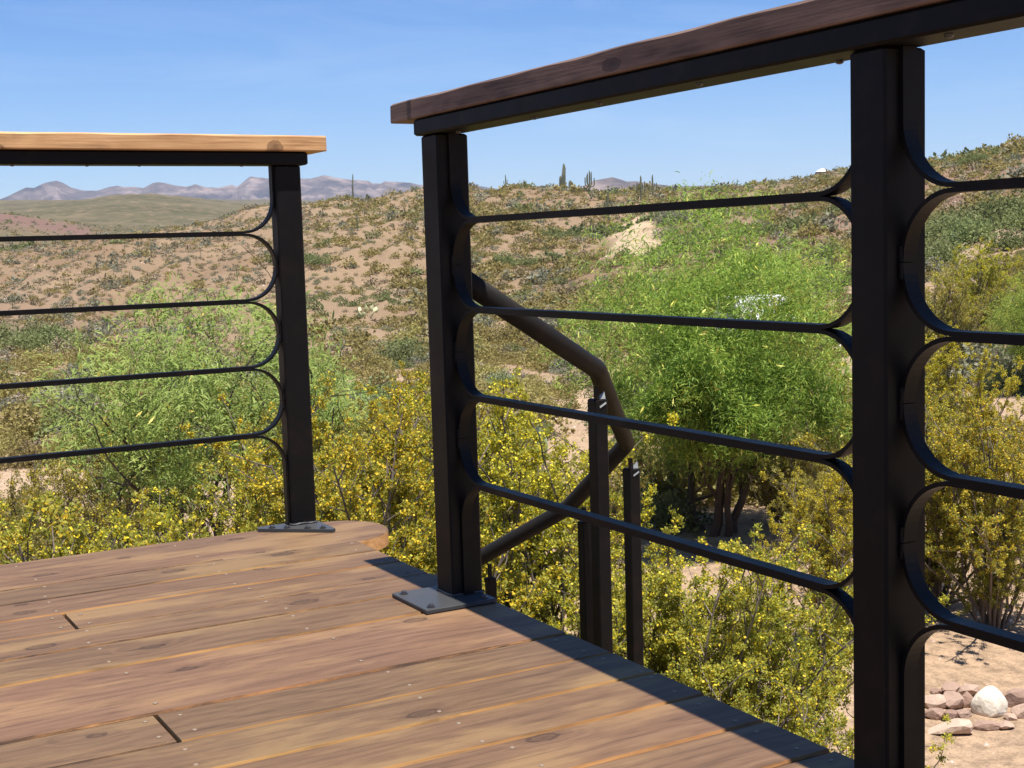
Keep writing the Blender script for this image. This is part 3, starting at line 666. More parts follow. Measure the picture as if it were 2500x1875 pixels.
def creosote(seed, Rr, H, stems, per, spread, leafL, flow, matl, lean=(0, 0)):
    """open shrub of many thin stems; small leaves and yellow flowers crowd the outer twigs"""
    rs = random.Random(seed); br = MB(); tips = []; tipd = []
    for s in range(stems):
        a = rs.uniform(0, 2*math.pi); tilt = abs(rs.gauss(0, .33))+.04; tilt = min(tilt, .85)
        L = H*(1.04-.32*tilt)*rs.uniform(.72, 1.05)
        d = Vector((math.cos(a)*math.sin(tilt)*Rr/H*2.0+lean[0], math.sin(a)*math.sin(tilt)*Rr/H*2.0+lean[1], math.cos(tilt))).normalized()
        p = Vector((math.cos(a)*.10*rs.random(), math.sin(a)*.10*rs.random(), -.03)); pts = [p]; nseg = 7
        for k in range(nseg):
            d = (d+Vector((rs.gauss(0, .16), rs.gauss(0, .16), rs.gauss(.05, .10)))).normalized(); p = p+d*L/nseg; pts.append(p)
        br.tube(pts, [.011*H/1.8*(1-.80*k/nseg)+.0012 for k in range(nseg+1)], 5, 0, False, rs.random())
        for k in range(2, nseg+1):
            for q in range(3 if k > 3 else 2):
                b0 = pts[k-1].lerp(pts[k], rs.random()); dd = (d*.5+Vector((rs.gauss(0, .55), rs.gauss(0, .55), rs.gauss(.30, .35)))).normalized()
                l2 = L*rs.uniform(.10, .22); e1 = b0+dd*l2*.5; dd = (dd+Vector((rs.gauss(0, .3), rs.gauss(0, .3), .25))).normalized(); e2 = e1+dd*l2*.5
                br.tube([b0, e1, e2], [.004, .0026, .0012], 4, 0, False, rs.random())
                for z in range(per):
                    t = rs.uniform(.25, 1.15); tips.append((b0.lerp(e1, t*2) if t < .5 else e1.lerp(e2, t*2-1))+Vector((rs.gauss(0, 1), rs.gauss(0, 1), rs.gauss(0, 1)))*spread*.8); tipd.append(dd)
    T = np.array(tips); Dv = np.array(tipd); nl = 34
    rp = np.repeat(np.arange(len(T)), nl); n_ = len(rp)
    P = T[rp]+RNG.normal(size=(n_, 3))*spread*.5
    D = unit(Dv[rp]*.6+RNG.normal(size=(n_, 3))*.8+np.array([0, 0, .2])); N = unit(rvec(n_)*.75+np.array([0, -.3, .8]))
    Lf = leafL*RNG.uniform(.5, 1.45, n_)
    rv = np.clip(np.repeat(RNG.random(len(T)), nl)*.6+RNG.random(n_)*.4, 0, 1)
    leaf = quads_mesh('foliage', leaf_quads(P, D, N, Lf, Lf*.62), matl, rv)
    nf = int(len(T)*flow); idx = RNG.integers(0, len(T), nf)
    # flowers gather on the sunlit upper and outer twigs
    sc_ = T[:, 2]/H+.3*np.hypot(T[:, 0], T[:, 1])/Rr; pr = np.clip(sc_-.25, .05, 1)**1.2; pr /= pr.sum(); idx = RNG.choice(len(T), nf, p=pr)
    P = T[idx]+RNG.normal(size=(nf, 3))*spread*.55; D = rvec(nf); N = unit(rvec(nf)+np.array([0, -.2, .8])); Lf = leafL*RNG.uniform(.5, 1.15, nf)
    V1 = leaf_quads(P, D, N, Lf, Lf*.95); V2 = leaf_quads(P+N*.001, np.cross(D, N), N, Lf, Lf*.95)
    fl = quads_mesh('flowers', V1, M_flow)
    return br.mesh('branches', M_branch), leaf, fl
def plant_root(name, parts, pnames):
    r = empty(name)
    for me, nm in zip(parts, pnames): link(bpy.data.objects.new(nm, me), r)
    return r
CREO = [plant_root('creosote_bush', creosote(100+i, *a), ('branches', 'foliage', 'flowers')) for i, a in enumerate([
    (.95, 1.75, 30, 5, .021, .0150, 5.0, M_creo), (1.05, 1.6, 34, 5, .021, .0150, 3.6, M_creo), (.85, 1.9, 28, 5, .022, .0150, 10.5, M_creo, (.08, -.05)), (1.0, 1.5, 32, 5, .022, .0150, 2.0, M_creo2)])]
_used = {}
def place(root, loc, rz, s, label, cat, group=None, tilt=(0, 0)):
    if root.name not in _used:
        _used[root.name] = 1; o = root; o.location = loc; o.rotation_euler = (tilt[0], tilt[1], rz); o.scale = (s, s, s) if not isinstance(s, tuple) else s
        o = root
    else: o = dup(PROTO[root.name], loc, rz, s, tilt)
    o['label'] = label; o['category'] = cat
    if group: o['group'] = group
    return o
PROTO = {r.name: r for r in CREO}
GC = 'flowering creosote bushes around the deck'
NEAR = [  # image column, distance, kind, scale, label
 (40, 5.2, 1, 1.26, 'yellow flowered creosote bush at the left edge, just beyond the deck'),
 (300, 5.0, 0, 1.14, 'dense creosote bush behind the deck edge, beneath the lowest left rail bar'),
 (520, 5.4, 1, .98, 'low leafy creosote bush beside the foot of the left corner post'),
 (180, 7.0, 0, 1.08, 'creosote bush behind the front row at far left, in front of the pale feathery tree'),
 (10, 9.6, 3, 1.15, 'olive creosote bush at the far left edge behind the flowering rows'),
 (640, 8.2, 0, 1.02, 'olive creosote bush behind the left corner post'),
 (910, 6.4, 2, 1.12, 'tall yellow flowered creosote bush between the left corner post and the stair post'),
 (790, 7.8, 2, 1.10, 'creosote bush half hidden behind the tall one in the stair gap'),
 (850, 10.5, 3, 1.25, 'big olive creosote bush at the back of the stair gap'),
 (1030, 5.6, 1, .72, 'small creosote bush directly behind the stair post foot'),
 (1240, 7.2, 2, 1.12, 'yellow creosote bush seen under the upper handrail pipe, by the stair post'),
 (1110, 9.0, 0, 1.2, 'creosote bush behind the stair post, around waist height of the rail'),
 (1390, 5.5, 1, .86, 'low creosote bush behind the two handrail posts'),
 (1640, 5.9, 0, .95, 'large open creosote bush under the lowest bar in the middle of the right panel'),
 (1830, 6.4, 1, .90, 'spreading creosote bush under the lowest bar, left of the thick near post'),
 (1930, 5.1, 1, .70, 'creosote bush beside the deck edge at the foot of the thick near post'),
 (1520, 7.6, 1, .56, 'creosote bush at the foot of the bright green mesquite, behind the handrail'),
 (1440, 12.2, 3, .62, 'dark creosote bush beside the mesquite trunks on the handrail side'),
 (1985, 12.4, 3, .66, 'creosote bush beside the mesquite trunks on the near post side'),
 (2040, 9.2, 2, .68, 'yellow creosote bush right of the mesquite, just left of the near post'),
 (2430, 9.8, 2, .88, 'tall yellow creosote bush right of the near post, above the rock border'),
 (2275, 10.4, 1, 1.02, 'twiggy creosote bush close behind the near post on its right side'),
 (2330, 15.5, 2, .92, 'creosote bush behind the tall yellow one right of the near post'),
 (1640, 15.5, 3, .80, 'olive bush in the shade left of the mesquite trunks'),
 (1800, 16.5, 0, .85, 'creosote bush behind the mesquite trunks'),
 (1930, 14.0, 3, .72, 'low olive bush under the right side of the mesquite crown'),
 (2120, 14.5, 0, 1.0, 'creosote bush hidden mostly by the near post, right of the mesquite'),
 (2310, 27.0, 3, 1.35, 'broad olive creosote bush at the slope foot right of the near post'),
 (2385, 31.0, 0, 1.40, 'olive creosote bush behind the stick tripod'),
 (2210, 30.0, 3, 1.30, 'olive creosote bush at the slope foot partly behind the near post'),
 (2490, 33.0, 3, 1.40, 'olive creosote bush at the slope foot near the right edge'),
 (1850, 30.0, 3, 1.25, 'olive creosote bush in front of the white vehicle behind the mesquite'),
 (1930, 33.0, 0, 1.30, 'creosote bush beside the white vehicle behind the mesquite'),
 (120, 13.0, 3, 1.15, 'olive creosote bush at far left beneath the blunt saguaro column'),
 (330, 15.0, 0, 1.0, 'creosote bush behind the pale feathery tree on its left'),
 (980, 13.5, 2, 1.0, 'creosote bush behind the stair post at its left side, farther down the slope'),
 (2545, 12.5, 3, .85, 'olive creosote bush at the right edge behind the yellow one')]
for k, (u, r, kd, s, lab) in enumerate(NEAR):
    p = on(u, r, -.03); place(CREO[kd], p, k*2.399, s, lab, 'bush', GC)

NPC, NLC = 24, 34
def mesquite(seed, crownR, crownH, z0, stems, nleaf, Ll, matl, droop, ncat):
    """several dark stems, spreading limbs, crown of thin hanging feathery leaves"""
    rs = random.Random(seed); br = MB(); tips = []
    def grow(p, d, L, rad, lev, target):
        n_ = 4; pts = [p]; rads = [rad]
        for k in range(n_):
            tt = (target-p).normalized() if lev < 2 else d
            d = (d*.75+tt*.25+Vector((rs.gauss(0, .20), rs.gauss(0, .20), rs.gauss(.02, .14)))).normalized(); p = p+d*L/n_; pts.append(p); rads.append(rad*(1-.40*(k+1)/n_))
        br.tube(pts, rads, 7 if lev < 2 else 4, 0, False, rs.random())
        if lev >= 4 or rad < .0040:
            tips.append((pts[2], p, d)); return
        for q in range(3 if lev < 2 else rs.choice((2, 3))):
            dd = (d*.75+Vector((rs.gauss(0, .62), rs.gauss(0, .62), rs.gauss(.08, .42)))).normalized()
            st = p if q < 2 else pts[2]
            grow(st, dd, L*rs.uniform(.58, .82), rads[-1]*rs.uniform(.58, .8), lev+1, target+Vector((rs.gauss(0, .5), rs.gauss(0, .5), rs.gauss(0, .3)))*crownR)
            if lev >= 2: tips.append((st, st+dd*L*.3, dd))
    for s in range(stems):
        a = 2*math.pi*s/stems+rs.uniform(-.4, .4); off = .14
        tg = Vector((math.cos(a)*crownR*.75, math.sin(a)*crownR*.75, z0+crownH*.75))
        p = Vector((math.cos(a)*off, math.sin(a)*off, -.05))
        grow(p, Vector((math.cos(a)*.35, math.sin(a)*.35, 1)).normalized(), z0*rs.uniform(.95, 1.2), rs.uniform(.040, .056), 0, tg)
    A = np.array([t[0] for t in tips]); B = np.array([t[1] for t in tips])
    # fill the crown volume: clusters near tips, pulled inside the crown's envelope
    c = np.array([0, 0, z0+crownH*.5]); e = np.array([crownR, crownR, crownH*.55])
    idx = RNG.integers(0, len(A), nleaf//NLC); t = RNG.random((len(idx), 1))*1.2
    K = A[idx]*(1-t)+B[idx]*t+RNG.normal(size=(len(idx), 3))*.10
    extra = unit(RNG.normal(size=(int(len(idx)*.50), 3)))*RNG.random((int(len(idx)*.50), 1))**.42; lump = 1+.30*np.sin(extra[:, :1]*5+seed)*np.cos(extra[:, 1:2]*6+seed*2)+.18*np.sin(extra[:, 2:]*9+extra[:, :1]*4)
    K = np.concatenate([K, c+extra*e*lump])
    q = (K-c)/e; nq = np.linalg.norm(q, axis=1, keepdims=True); lim = 1.12+.12*RNG.normal(size=nq.shape); K = np.where(nq > lim, c+q/nq*lim*e*RNG.uniform(.75, 1, nq.shape), K)
    K = K[RNG.random(len(K)) < np.clip(.30+1.15*(K[:, 2]-z0*.62)/crownH, 0, 1)]
    K = K[(K[:, 2] > z0*.62) & (np.linalg.norm((K-c)/e, axis=1) < 1.13)]
    rp = np.repeat(np.arange(len(K)), NPC); n_ = len(rp)
    P = K[rp]+RNG.normal(size=(n_, 3))*.062
    az = RNG.random(len(K))*6.283; base = np.stack([np.cos(az), np.sin(az), RNG.normal(size=len(K))*.4], 1)
    D1 = unit(base[rp]*.8+RNG.normal(size=(n_, 3))*.55+np.array([0, 0, .15])); L = Ll*RNG.uniform(.6, 1.3, n_)[:, None]
    D2 = unit(D1+np.array([0, 0, -droop])); S = unit(np.cross(D1, rvec(n_)*.6+np.array([0, -.3, .9])))*L*.085
    m1 = P+D1*L*.5; m2 = m1+D2*L*.5
    V = np.stack([P-S*.5, P+S*.5, m1+S, m1-S, m1-S, m1+S, m2+S*.3, m2-S*.3], 1).reshape(-1, 3)
    rv = np.clip(np.repeat(RNG.random(len(K)), NPC)*.55+RNG.random(n_)*.45, 0, 1)
    ci = RNG.integers(0, len(K), ncat); P = K[ci]+RNG.normal(size=(ncat, 3))*.06; D = unit(RNG.normal(size=(ncat, 3))*.5+np.array([0, 0, -.7])); N = rvec(ncat)
    V2 = leaf_quads(P, D, N, np.full(ncat, .088), np.full(ncat, .019))
    leaf = quads_mesh('crown', np.concatenate([V, V2]), [matl, M_catk], np.concatenate([np.repeat(rv, 2), RNG.random(ncat)]), np.repeat([0, 1], [len(V)//4, ncat]))
    return br.mesh('trunk', M_trunk), leaf
PN = ('trunk', 'crown')

MS = [plant_root('mesquite_tree', mesquite(5, 1.55, 2.45, .78, 5, 160000, .060, M_mesq, .45, 1500), PN),
      plant_root('mesquite_tree', mesquite(21, 1.2, 1.6, 1.15, 5, 20000, .074, M_mesq2, .60, 180), PN)]
PROTO.update({r.name: r for r in MS})
p = on(1745, 13.6, -.04); place(MS[0], p, 2.1, (1.0, 1.0, 1.0), 'bright green mesquite tree with yellow catkins behind the right railing panel', 'tree')
p = on(470, 11.6, -.04); place(MS[1], p, .4, (1.05, 1.05, 1.05), 'pale feathery mesquite tree behind the left railing bars', 'tree')
p = on(780, 14.5, -.04); place(MS[1], p, 2.4, .72, 'small pale mesquite just right of the left corner post', 'tree')
p = on(2545, 25, -.04); place(MS[0], p, 4.0, .62, 'dark green mesquite tree at the right edge of the photo', 'tree')

# shrubs of the slopes: templates of loose leaf clumps on twigs
def shrub(seed, nq, size, matl, flat=.8):
    rs = np.random.default_rng(seed)
    d = unit(rs.normal(size=(nq, 3))); d[:, 2] = np.abs(d[:, 2]); rad = rs.random((nq, 1))**.4
    lump = 1+.28*np.sin(d[:, :1]*4+seed)*np.cos(d[:, 1:2]*5+seed)
    P = d*rad*lump*np.array([1, 1, flat])+np.array([0, 0, .12])
    L = size*rs.uniform(.6, 1.4, nq)
    D = unit(d*.6+rs.normal(size=(nq, 3))*.7); N = unit(unit(rs.normal(size=(nq, 3)))*.8+np.array([0, -.25, .75]))
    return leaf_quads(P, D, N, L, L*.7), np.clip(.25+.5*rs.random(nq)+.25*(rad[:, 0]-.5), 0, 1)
M_bur = leafy('grey_green_leaf', [(0, (.16, .165, .105)), (1, (.33, .32, .21))], .35)
M_oli = leafy('olive_leaf', [(0, (.18, .16, .05)), (.6, (.31, .26, .085)), (1, (.43, .35, .13))], .4)
M_grn = leafy('dull_green_leaf', [(0, (.11, .135, .05)), (1, (.25, .27, .10))], .4)
M_tan = leafy('tan_twig', [(0, (.19, .155, .085)), (1, (.37, .30, .18))], .2)
KIND = {'olive': M_oli, 'tan': M_tan, 'grey': M_bur, 'green': M_grn, 'dry': M_dry}
LABEL = {'olive': ('olive yellow creosote shrub on the slope beyond the near bushes', 'creosote_shrub', 'olive shrubs on the slopes'),
         'tan': ('small tan brown shrub on the slope beyond the near bushes', 'tan_shrub', 'tan shrubs on the slopes'),
         'grey': ('grey green rounded shrub on the slope beyond the near bushes', 'bursage_shrub', 'grey green shrubs on the slopes'),
         'green': ('dull green bush on the slope beyond the near bushes', 'green_shrub', 'dull green bushes on the slopes'),
         'dry': ('dry brown twiggy shrub on the slope beyond the near bushes', 'dry_shrub', 'dry brown shrubs on the slopes')}
def in_view(P, mu=60):
    u, v = px(P); return -mu < u < IMW+mu
def clear(u, v, r):
    """bare ground: track, wash, path by the tree, yard right of the near post"""
    if u > 2040 and v > 1180: return True
    if 1330 < u < 1480 and 1000 < v < 1300: return True
    if 1640 < u < 1830 and 1225 < v < 1340: return True
    if 2100 < u < 2500 and 690 < v < 760 and r < 90: return True
    if 700 < u < 1000 and 1200 < v < 1290: return True
    return False
cand = []
def scatter(n_, r0, r1, du, smin, smax, prob):
    a0, a1 = azim(IMW+du), azim(-du)
    for _ in range(n_):
        a = random.uniform(a0, a1); r = math.sqrt(random.uniform(r0*r0, r1*r1)); x, y = r*math.cos(a), r*math.sin(a)
        if random.random() > prob(x, y, r): continue
        cand.append((x, y, r, min(smax*1.35, (smin*.75)*math.exp(abs(random.gauss(0, .62))))))
den = lambda s, lo, hi, k=7.: (lambda x, y, r: float(np.clip(lo+hi*(fbm(np.array([x/s]), np.array([y/s]), 3)[0]*1.6+.5), 0, 1)))
def ucol(x, y): return IMW/2+FPX*math.tan(YAW-math.atan2(y, x))
def hillside(s_, lo, hi):
    base = den(s_, lo, hi)
    def f(x, y, r):
        u = ucol(x, y); k = .70 if u < 720 else (.85 if u < 1000 else 1.0); return base(x, y, r)*k
    return f
scatter(1300, 13, 62, 90, .36, .85, den(9, .55, .55))
scatter(6200, 62, 130, 60, .34, .80, hillside(20, .42, .45))
scatter(30000, 130, 290, 50, .32, .80, hillside(26, .45, .45))
scatter(7000, 290, 700, 40, .6, 1.3, hillside(60, .4, .6))
# drop those on bare ground and hidden behind the crest; a greener right side, a barer left one
G = np.array([(c[0], c[1]) for c in cand]); GZ = ground(G[:, 0], G[:, 1])
keep = []
for (x, y, r, s), z in zip(cand, GZ):
    u, v = px((x, y, z))
    if clear(u, v, r): continue
    if r > 60 and len(TR) and np.min((TR[:, 0]-x)**2+(TR[:, 1]-y)**2) < 10: continue
    kk = random.random(); nz = float(fbm(np.array([x/22+40]), np.array([y/22]), 3)[0])
    if r < 62: kd = 'olive' if kk < .60 else ('grey' if kk < .76 else ('green' if kk < .88 else 'dry'))
    elif u < 760: kd = 'green' if nz > .30 else ('tan' if kk < .55 else ('olive' if kk < .75 else 'grey'))
    else: kd = 'green' if nz > .28 else ('olive' if kk < .58 else ('tan' if kk < .80 else ('grey' if kk < .93 else 'green')))
    sc_ = s*(1.2 if kd == 'green' else 1.0)*(.75 if kd in ('dry', 'tan') else 1)*(1.25 if u > 1000 and r > 62 else 1)
    keep.append((sc_*FPX/r, x, y, z, r, sc_, kd))
for u, v, s in [(690, 642, 1.9), (735, 645, 1.7), (775, 648, 1.5), (1230, 652, 1.6), (1285, 650, 1.5), (1640, 545, 2.2), (1670, 540, 1.8), (1600, 640, 1.3), (2290, 640, 1.9), (2310, 620, 2.0), (2030, 640, 2.2), (60, 860, 2.2), (140, 850, 2.4), (100, 835, 2.0), (20, 850, 2.6), (2382, 402, 1.25), (2370, 404, .9), (2396, 402, .9)]:
    p = hit(u, v); r = math.hypot(p.x, p.y); s = s*min(1.0, r/120)*1.0; keep.append((s*FPX/r+90, p.x, p.y, p.z, r, s, 'green' if v != 545 else 'grey'))
keep.sort(key=lambda k: -k[0])
NIND = 290
TM = {}
for kd in KIND:
    for j in range(3):
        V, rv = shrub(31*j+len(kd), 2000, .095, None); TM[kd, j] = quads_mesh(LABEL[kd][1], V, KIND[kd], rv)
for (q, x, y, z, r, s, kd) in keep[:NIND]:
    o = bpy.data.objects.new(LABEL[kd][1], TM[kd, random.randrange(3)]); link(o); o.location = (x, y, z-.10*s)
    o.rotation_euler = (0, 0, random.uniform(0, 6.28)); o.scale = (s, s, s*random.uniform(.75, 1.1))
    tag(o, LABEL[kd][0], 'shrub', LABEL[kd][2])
# the rest reads as one cover of desert scrub
TL = [shrub(200+j, 46, .42, None) for j in range(6)]; TH = [shrub(300+j, 150, .26, None) for j in range(6)]; TN = [shrub(400+j, 700, .15, None) for j in range(6)]
VV, RV, MI = [], [], []; order = list(KIND)
for (q, x, y, z, r, s, kd) in keep[NIND:]:
    V, rv = (TN if r < 70 else (TH if r < 160 else TL))[random.randrange(6)]; a = random.uniform(0, 6.28); ca, sa = math.cos(a)*s, math.sin(a)*s
    VV.append(np.stack([V[:, 0]*ca-V[:, 1]*sa+x, V[:, 0]*sa+V[:, 1]*ca+y, V[:, 2]*s*random.uniform(.7, 1.05)+z-.08*s], 1)); RV.append(np.clip(rv*.7+random.uniform(0, .3), 0, 1)); MI.append(np.full(len(rv), order.index(kd)))
me = quads_mesh('desert_scrub', np.concatenate(VV), [KIND[k] for k in order], np.concatenate(RV), np.concatenate(MI))
tag(link(bpy.data.objects.new('desert_scrub', me)), 'low desert scrub scattered over the far hillsides', 'scrub', None, 'stuff')

# ------------------------------------------------------------------ cacti
m, n, l, b = mat('saguaro_skin'); M_sag = m
at = node(n, 'ShaderNodeAttribute', attribute_name='rnd')
c = ramp(n, [(0, (.06, .07, .035)), (1, (.165, .165, .085))]); l.new(at.outputs['Fac'], c.inputs[0]); l.new(c.outputs[0], b.inputs['Base Color']); b.inputs['Roughness'].default_value = .8
def saguaro_mesh(seed, H, arms, thin=1.0):
    """ribbed column with upturned arms"""
    rs = random.Random(seed); mb = MB()
    def col(pts, rad):
        n_ = 20; vs = []; k = len(pts); fs = []; X = None
        for i, p in enumerate(pts):
            t = (Vector(pts[min(i+1, k-1)])-Vector(pts[max(i-1, 0)])).normalized()
            X = t.orthogonal().normalized() if X is None else (X-t*X.dot(t)).normalized(); Y = t.cross(X)
            for j in range(n_):
                q = 2*math.pi*j/n_; rr = rad[i]*(1.0 if j % 2 else .82); vs.append(Vector(p)+(X*math.cos(q)+Y*math.sin(q))*rr)
        for i in range(k-1):
            for j in range(n_): mb.add([vs[i*n_+j], vs[i*n_+(j+1) % n_], vs[(i+1)*n_+(j+1) % n_], vs[(i+1)*n_+j]], [(0, 1, 2, 3)], 0, .85 if j % 2 else .35)
        mb.add(vs[(k-1)*n_:], [tuple(range(n_))], 0, .9)
    w0 = H*.036*thin
    zs = [0, .1, .3, .55, .8, .92, .97, 1.0]; wr = [.75, .85, .95, 1.08, 1.0, .8, .5, .12]
    col([(rs.uniform(-.01, .01)*H*(z > 0), rs.uniform(-.01, .01)*H*(z > 0), z*H-.15*(z == 0)) for z in zs], [w0*q for q in wr])
    for (az, z0, z1, out_) in arms:
        c_, s_ = math.cos(az), math.sin(az); o_ = out_*H*1.12; pts = [(0, 0, z0*H), (c_*o_*.5, s_*o_*.5, z0*H-.005*H), (c_*o_*.9, s_*o_*.9, z0*H+.02*H), (c_*o_, s_*o_, z0*H+.07*H), (c_*o_*1.02, s_*o_*1.02, (z0+.5*(z1-z0))*H), (c_*o_, s_*o_, z1*H-.05*H), (c_*o_, s_*o_, z1*H-.015*H), (c_*o_, s_*o_, z1*H)]
        col(pts, [w0*q for q in (.55, .6, .65, .68, .75, .65, .42, .1)])
    return mb.mesh('saguaro', M_sag)
AZC = YAW-math.pi/2                                              # arms spread across the line of sight
def sag(u, vt, vb, r, arms, label, seed, group=None, thin=1.0):
    base = hit(u, vb) if r is None else on(u, r)
    rr = math.hypot(base.x, base.y); top = at_r(u, vt, rr); H = max(top.z-base.z, .5)
    o = link(bpy.data.objects.new('saguaro', saguaro_mesh(seed, H, [(AZC+a, z0, z1, o_) for a, z0, z1, o_ in arms], thin))); o.location = base
    tag(o, label, 'cactus', group); return o
PI = math.pi
SG = 'saguaro cacti on the hills'
sag(862, 423, 476, None, [], 'very thin armless saguaro standing alone on the left part of the ridge', 1, None, .36)
sag(1235, 426, 464, None, [(PI, .35, .62, .10), (.3, .4, .7, .09)], 'short saguaro on the skyline just right of the stair post', 2)
sag(1377, 399, 458, None, [(PI, .30, .55, .09), (0, .35, .72, .10), (2.2, .45, .8, .08)], 'tall saguaro with a long spear top, leftmost of the big ones on the ridge', 3)
sag(1440, 416, 472, None, [(PI, .32, .72, .17), (0, .3, .68, .18), (.6, .35, .95, .09), (2.5, .35, .9, .09), (PI+.5, .4, .8, .12)], 'candelabra saguaro with a crowd of arms, on the ridge beside the red mountain', 4)
sag(1565, 428, 492, None, [(PI, .35, .74, .13), (0, .3, .78, .14), (.9, .4, .7, .11)], 'many armed saguaro rising above the top rail bar, left of a close pair', 5)
sag(1594, 426, 484, None, [(PI, .3, .6, .13), (0, .32, .66, .15), (.5, .45, .65, .10)], 'slim saguaro with a spear top, right of a close pair on the slope', 6)
sag(1486, 462, 544, None, [(PI, .4, .66, .08), (0, .42, .7, .09)], 'dim saguaro crossing behind the top rail bar below the red mountain', 7)
sag(1442, 530, 574, None, [(PI, .25, .6, .16), (0, .3, .75, .15)], 'saguaro beside the sandy wash, below the top rail bar', 8)
sag(1674, 452, 551, None, [(PI, .45, .75, .06)], 'tall lean saguaro by the dirt track with its foot on a dark shrub', 9)
sag(1717, 462, 534, None, [(PI, .3, .55, .13), (0, .3, .58, .13), (1., .35, .5, .1)], 'saguaro with low arms right of the dirt track', 10)
sag(1762, 500, 530, None, [], 'short bare saguaro stub on the slope right of the dirt track', 11)
sag(1391, 441, 451, None, [], 'tiny saguaro on the skyline between two tall ones', 12)
sag(317, 660, 690, None, [(PI, .3, .6, .2), (0, .35, .7, .2), (.5, .4, .9, .12)], 'bushy armed saguaro in the middle of the left hillside', 13)
sag(298, 652, 672, None, [(PI, .4, .8, .2)], 'small saguaro left of the bushy armed one on the left hillside', 14)
sag(579, 652, 686, None, [(PI, .3, .6, .15), (0, .4, .8, .14)], 'saguaro on the left hillside near the corner post', 15)
sag(31, 718, 756, None, [(PI, .3, .75, .13), (0, .3, .85, .14)], 'tall saguaro at the left edge above the second rail bar', 16)
sag(178, 606, 630, None, [(PI, .45, .8, .16), (0, .4, .7, .17)], 'saguaro high on the far left hillside under the first rail bar', 17)
sag(305, 594, 615, None, [(PI, .5, .8, .2), (0, .45, .85, .2)], 'forked saguaro near the top of the left hillside', 18)
sag(491, 612, 632, None, [], 'short single stem saguaro inside the rounded bar end on the left', 19)
sag(130, 672, 690, None, [], 'small single stem saguaro low on the left hillside', 20)
sag(890, 505, 535, None, [(PI, .4, .8, .15), (0, .4, .7, .15)], 'saguaro on the steep slope left of the stair post, highest of a cluster', 21)
sag(873, 518, 562, None, [(0, .4, .7, .1)], 'lean saguaro in the middle of the cluster left of the stair post', 22)
sag(860, 560, 584, None, [(PI, .3, .8, .15)], 'small armed saguaro at the foot of the cluster left of the stair post', 23)
sag(821, 552, 574, None, [], 'bare young saguaro alone on the red slope right of the corner post', 24)
sag(886, 708, 732, None, [(PI, .4, .9, .2), (0, .4, .8, .2)], 'small saguaro above the pale prickly pear', 25)
sag(204, 868, 1010, 30, [], 'thick blunt saguaro column among the bushes left of the feathery tree', 26)
sag(1500+300, 437, 460, None, [], 'distant saguaro on the skyline right of the red mountain', 27)

M_pad = leafy('prickly_pear_pad', [(0, (.16, .20, .11)), (1, (.32, .34, .20))], .05, .6, .1)
M_pad2 = leafy('prickly_pear_pale_pad', [(0, (.42, .42, .22)), (1, (.60, .56, .33))], .05, .6, .1)
def pear(u, v, r, s, matp, label, seed, npad):
    rs = random.Random(seed); base = hit(u, v) if r is None else on(u, r); root = tag(empty('prickly_pear', base), label, 'cactus')
    ps = [(Vector((rs.uniform(-.5, .5)*s, rs.uniform(-.5, .5)*s, 0)), Vector((rs.gauss(0, .4), rs.gauss(0, .4), 1)).normalized()) for _ in range(5)]; done = 0
    while done < npad and ps:
        p, d = ps.pop(0); h = s*rs.uniform(.30, .42); wd = h*.40; mb = MB(); side = d.cross(Vector((rs.gauss(0, 1), rs.gauss(0, 1), .1))).normalized(); nn_ = d.cross(side); nr = 6; nc = 12; vs = []
        for i in range(nr+1):
            t = i/nr; ww = wd*math.sin(math.pi*min(max(t**.8, .03), .97)); th = .13*ww
            for j in range(nc):
                q = 2*PI*j/nc; vs.append(p+d*h*t+side*ww*math.cos(q)+nn_*th*math.sin(q))
        mb.add(vs, [(i*nc+j, i*nc+(j+1) % nc, (i+1)*nc+(j+1) % nc, (i+1)*nc+j) for i in range(nr) for j in range(nc)], 0, rs.random())
        mb.build('pad', matp, root, True); done += 1
        for _ in range(2): ps.append((p+d*h*.95+side*rs.uniform(-.5, .5)*wd, (d+Vector((rs.gauss(0, .5), rs.gauss(0, .5), .3))).normalized()))
    return root
pear(893, 775, None, 1.35, M_pad2, 'pale yellow prickly pear clump on the slope left of the stair post', 3, 13)
pear(1300, 960, 17.0, 1.5, M_pad, 'grey green prickly pear behind the yellow creosote near the handrail', 8, 14)
pear(2360, 597, None, 1.2, M_pad, 'small prickly pear on the rocky slope right of the near post', 12, 9)

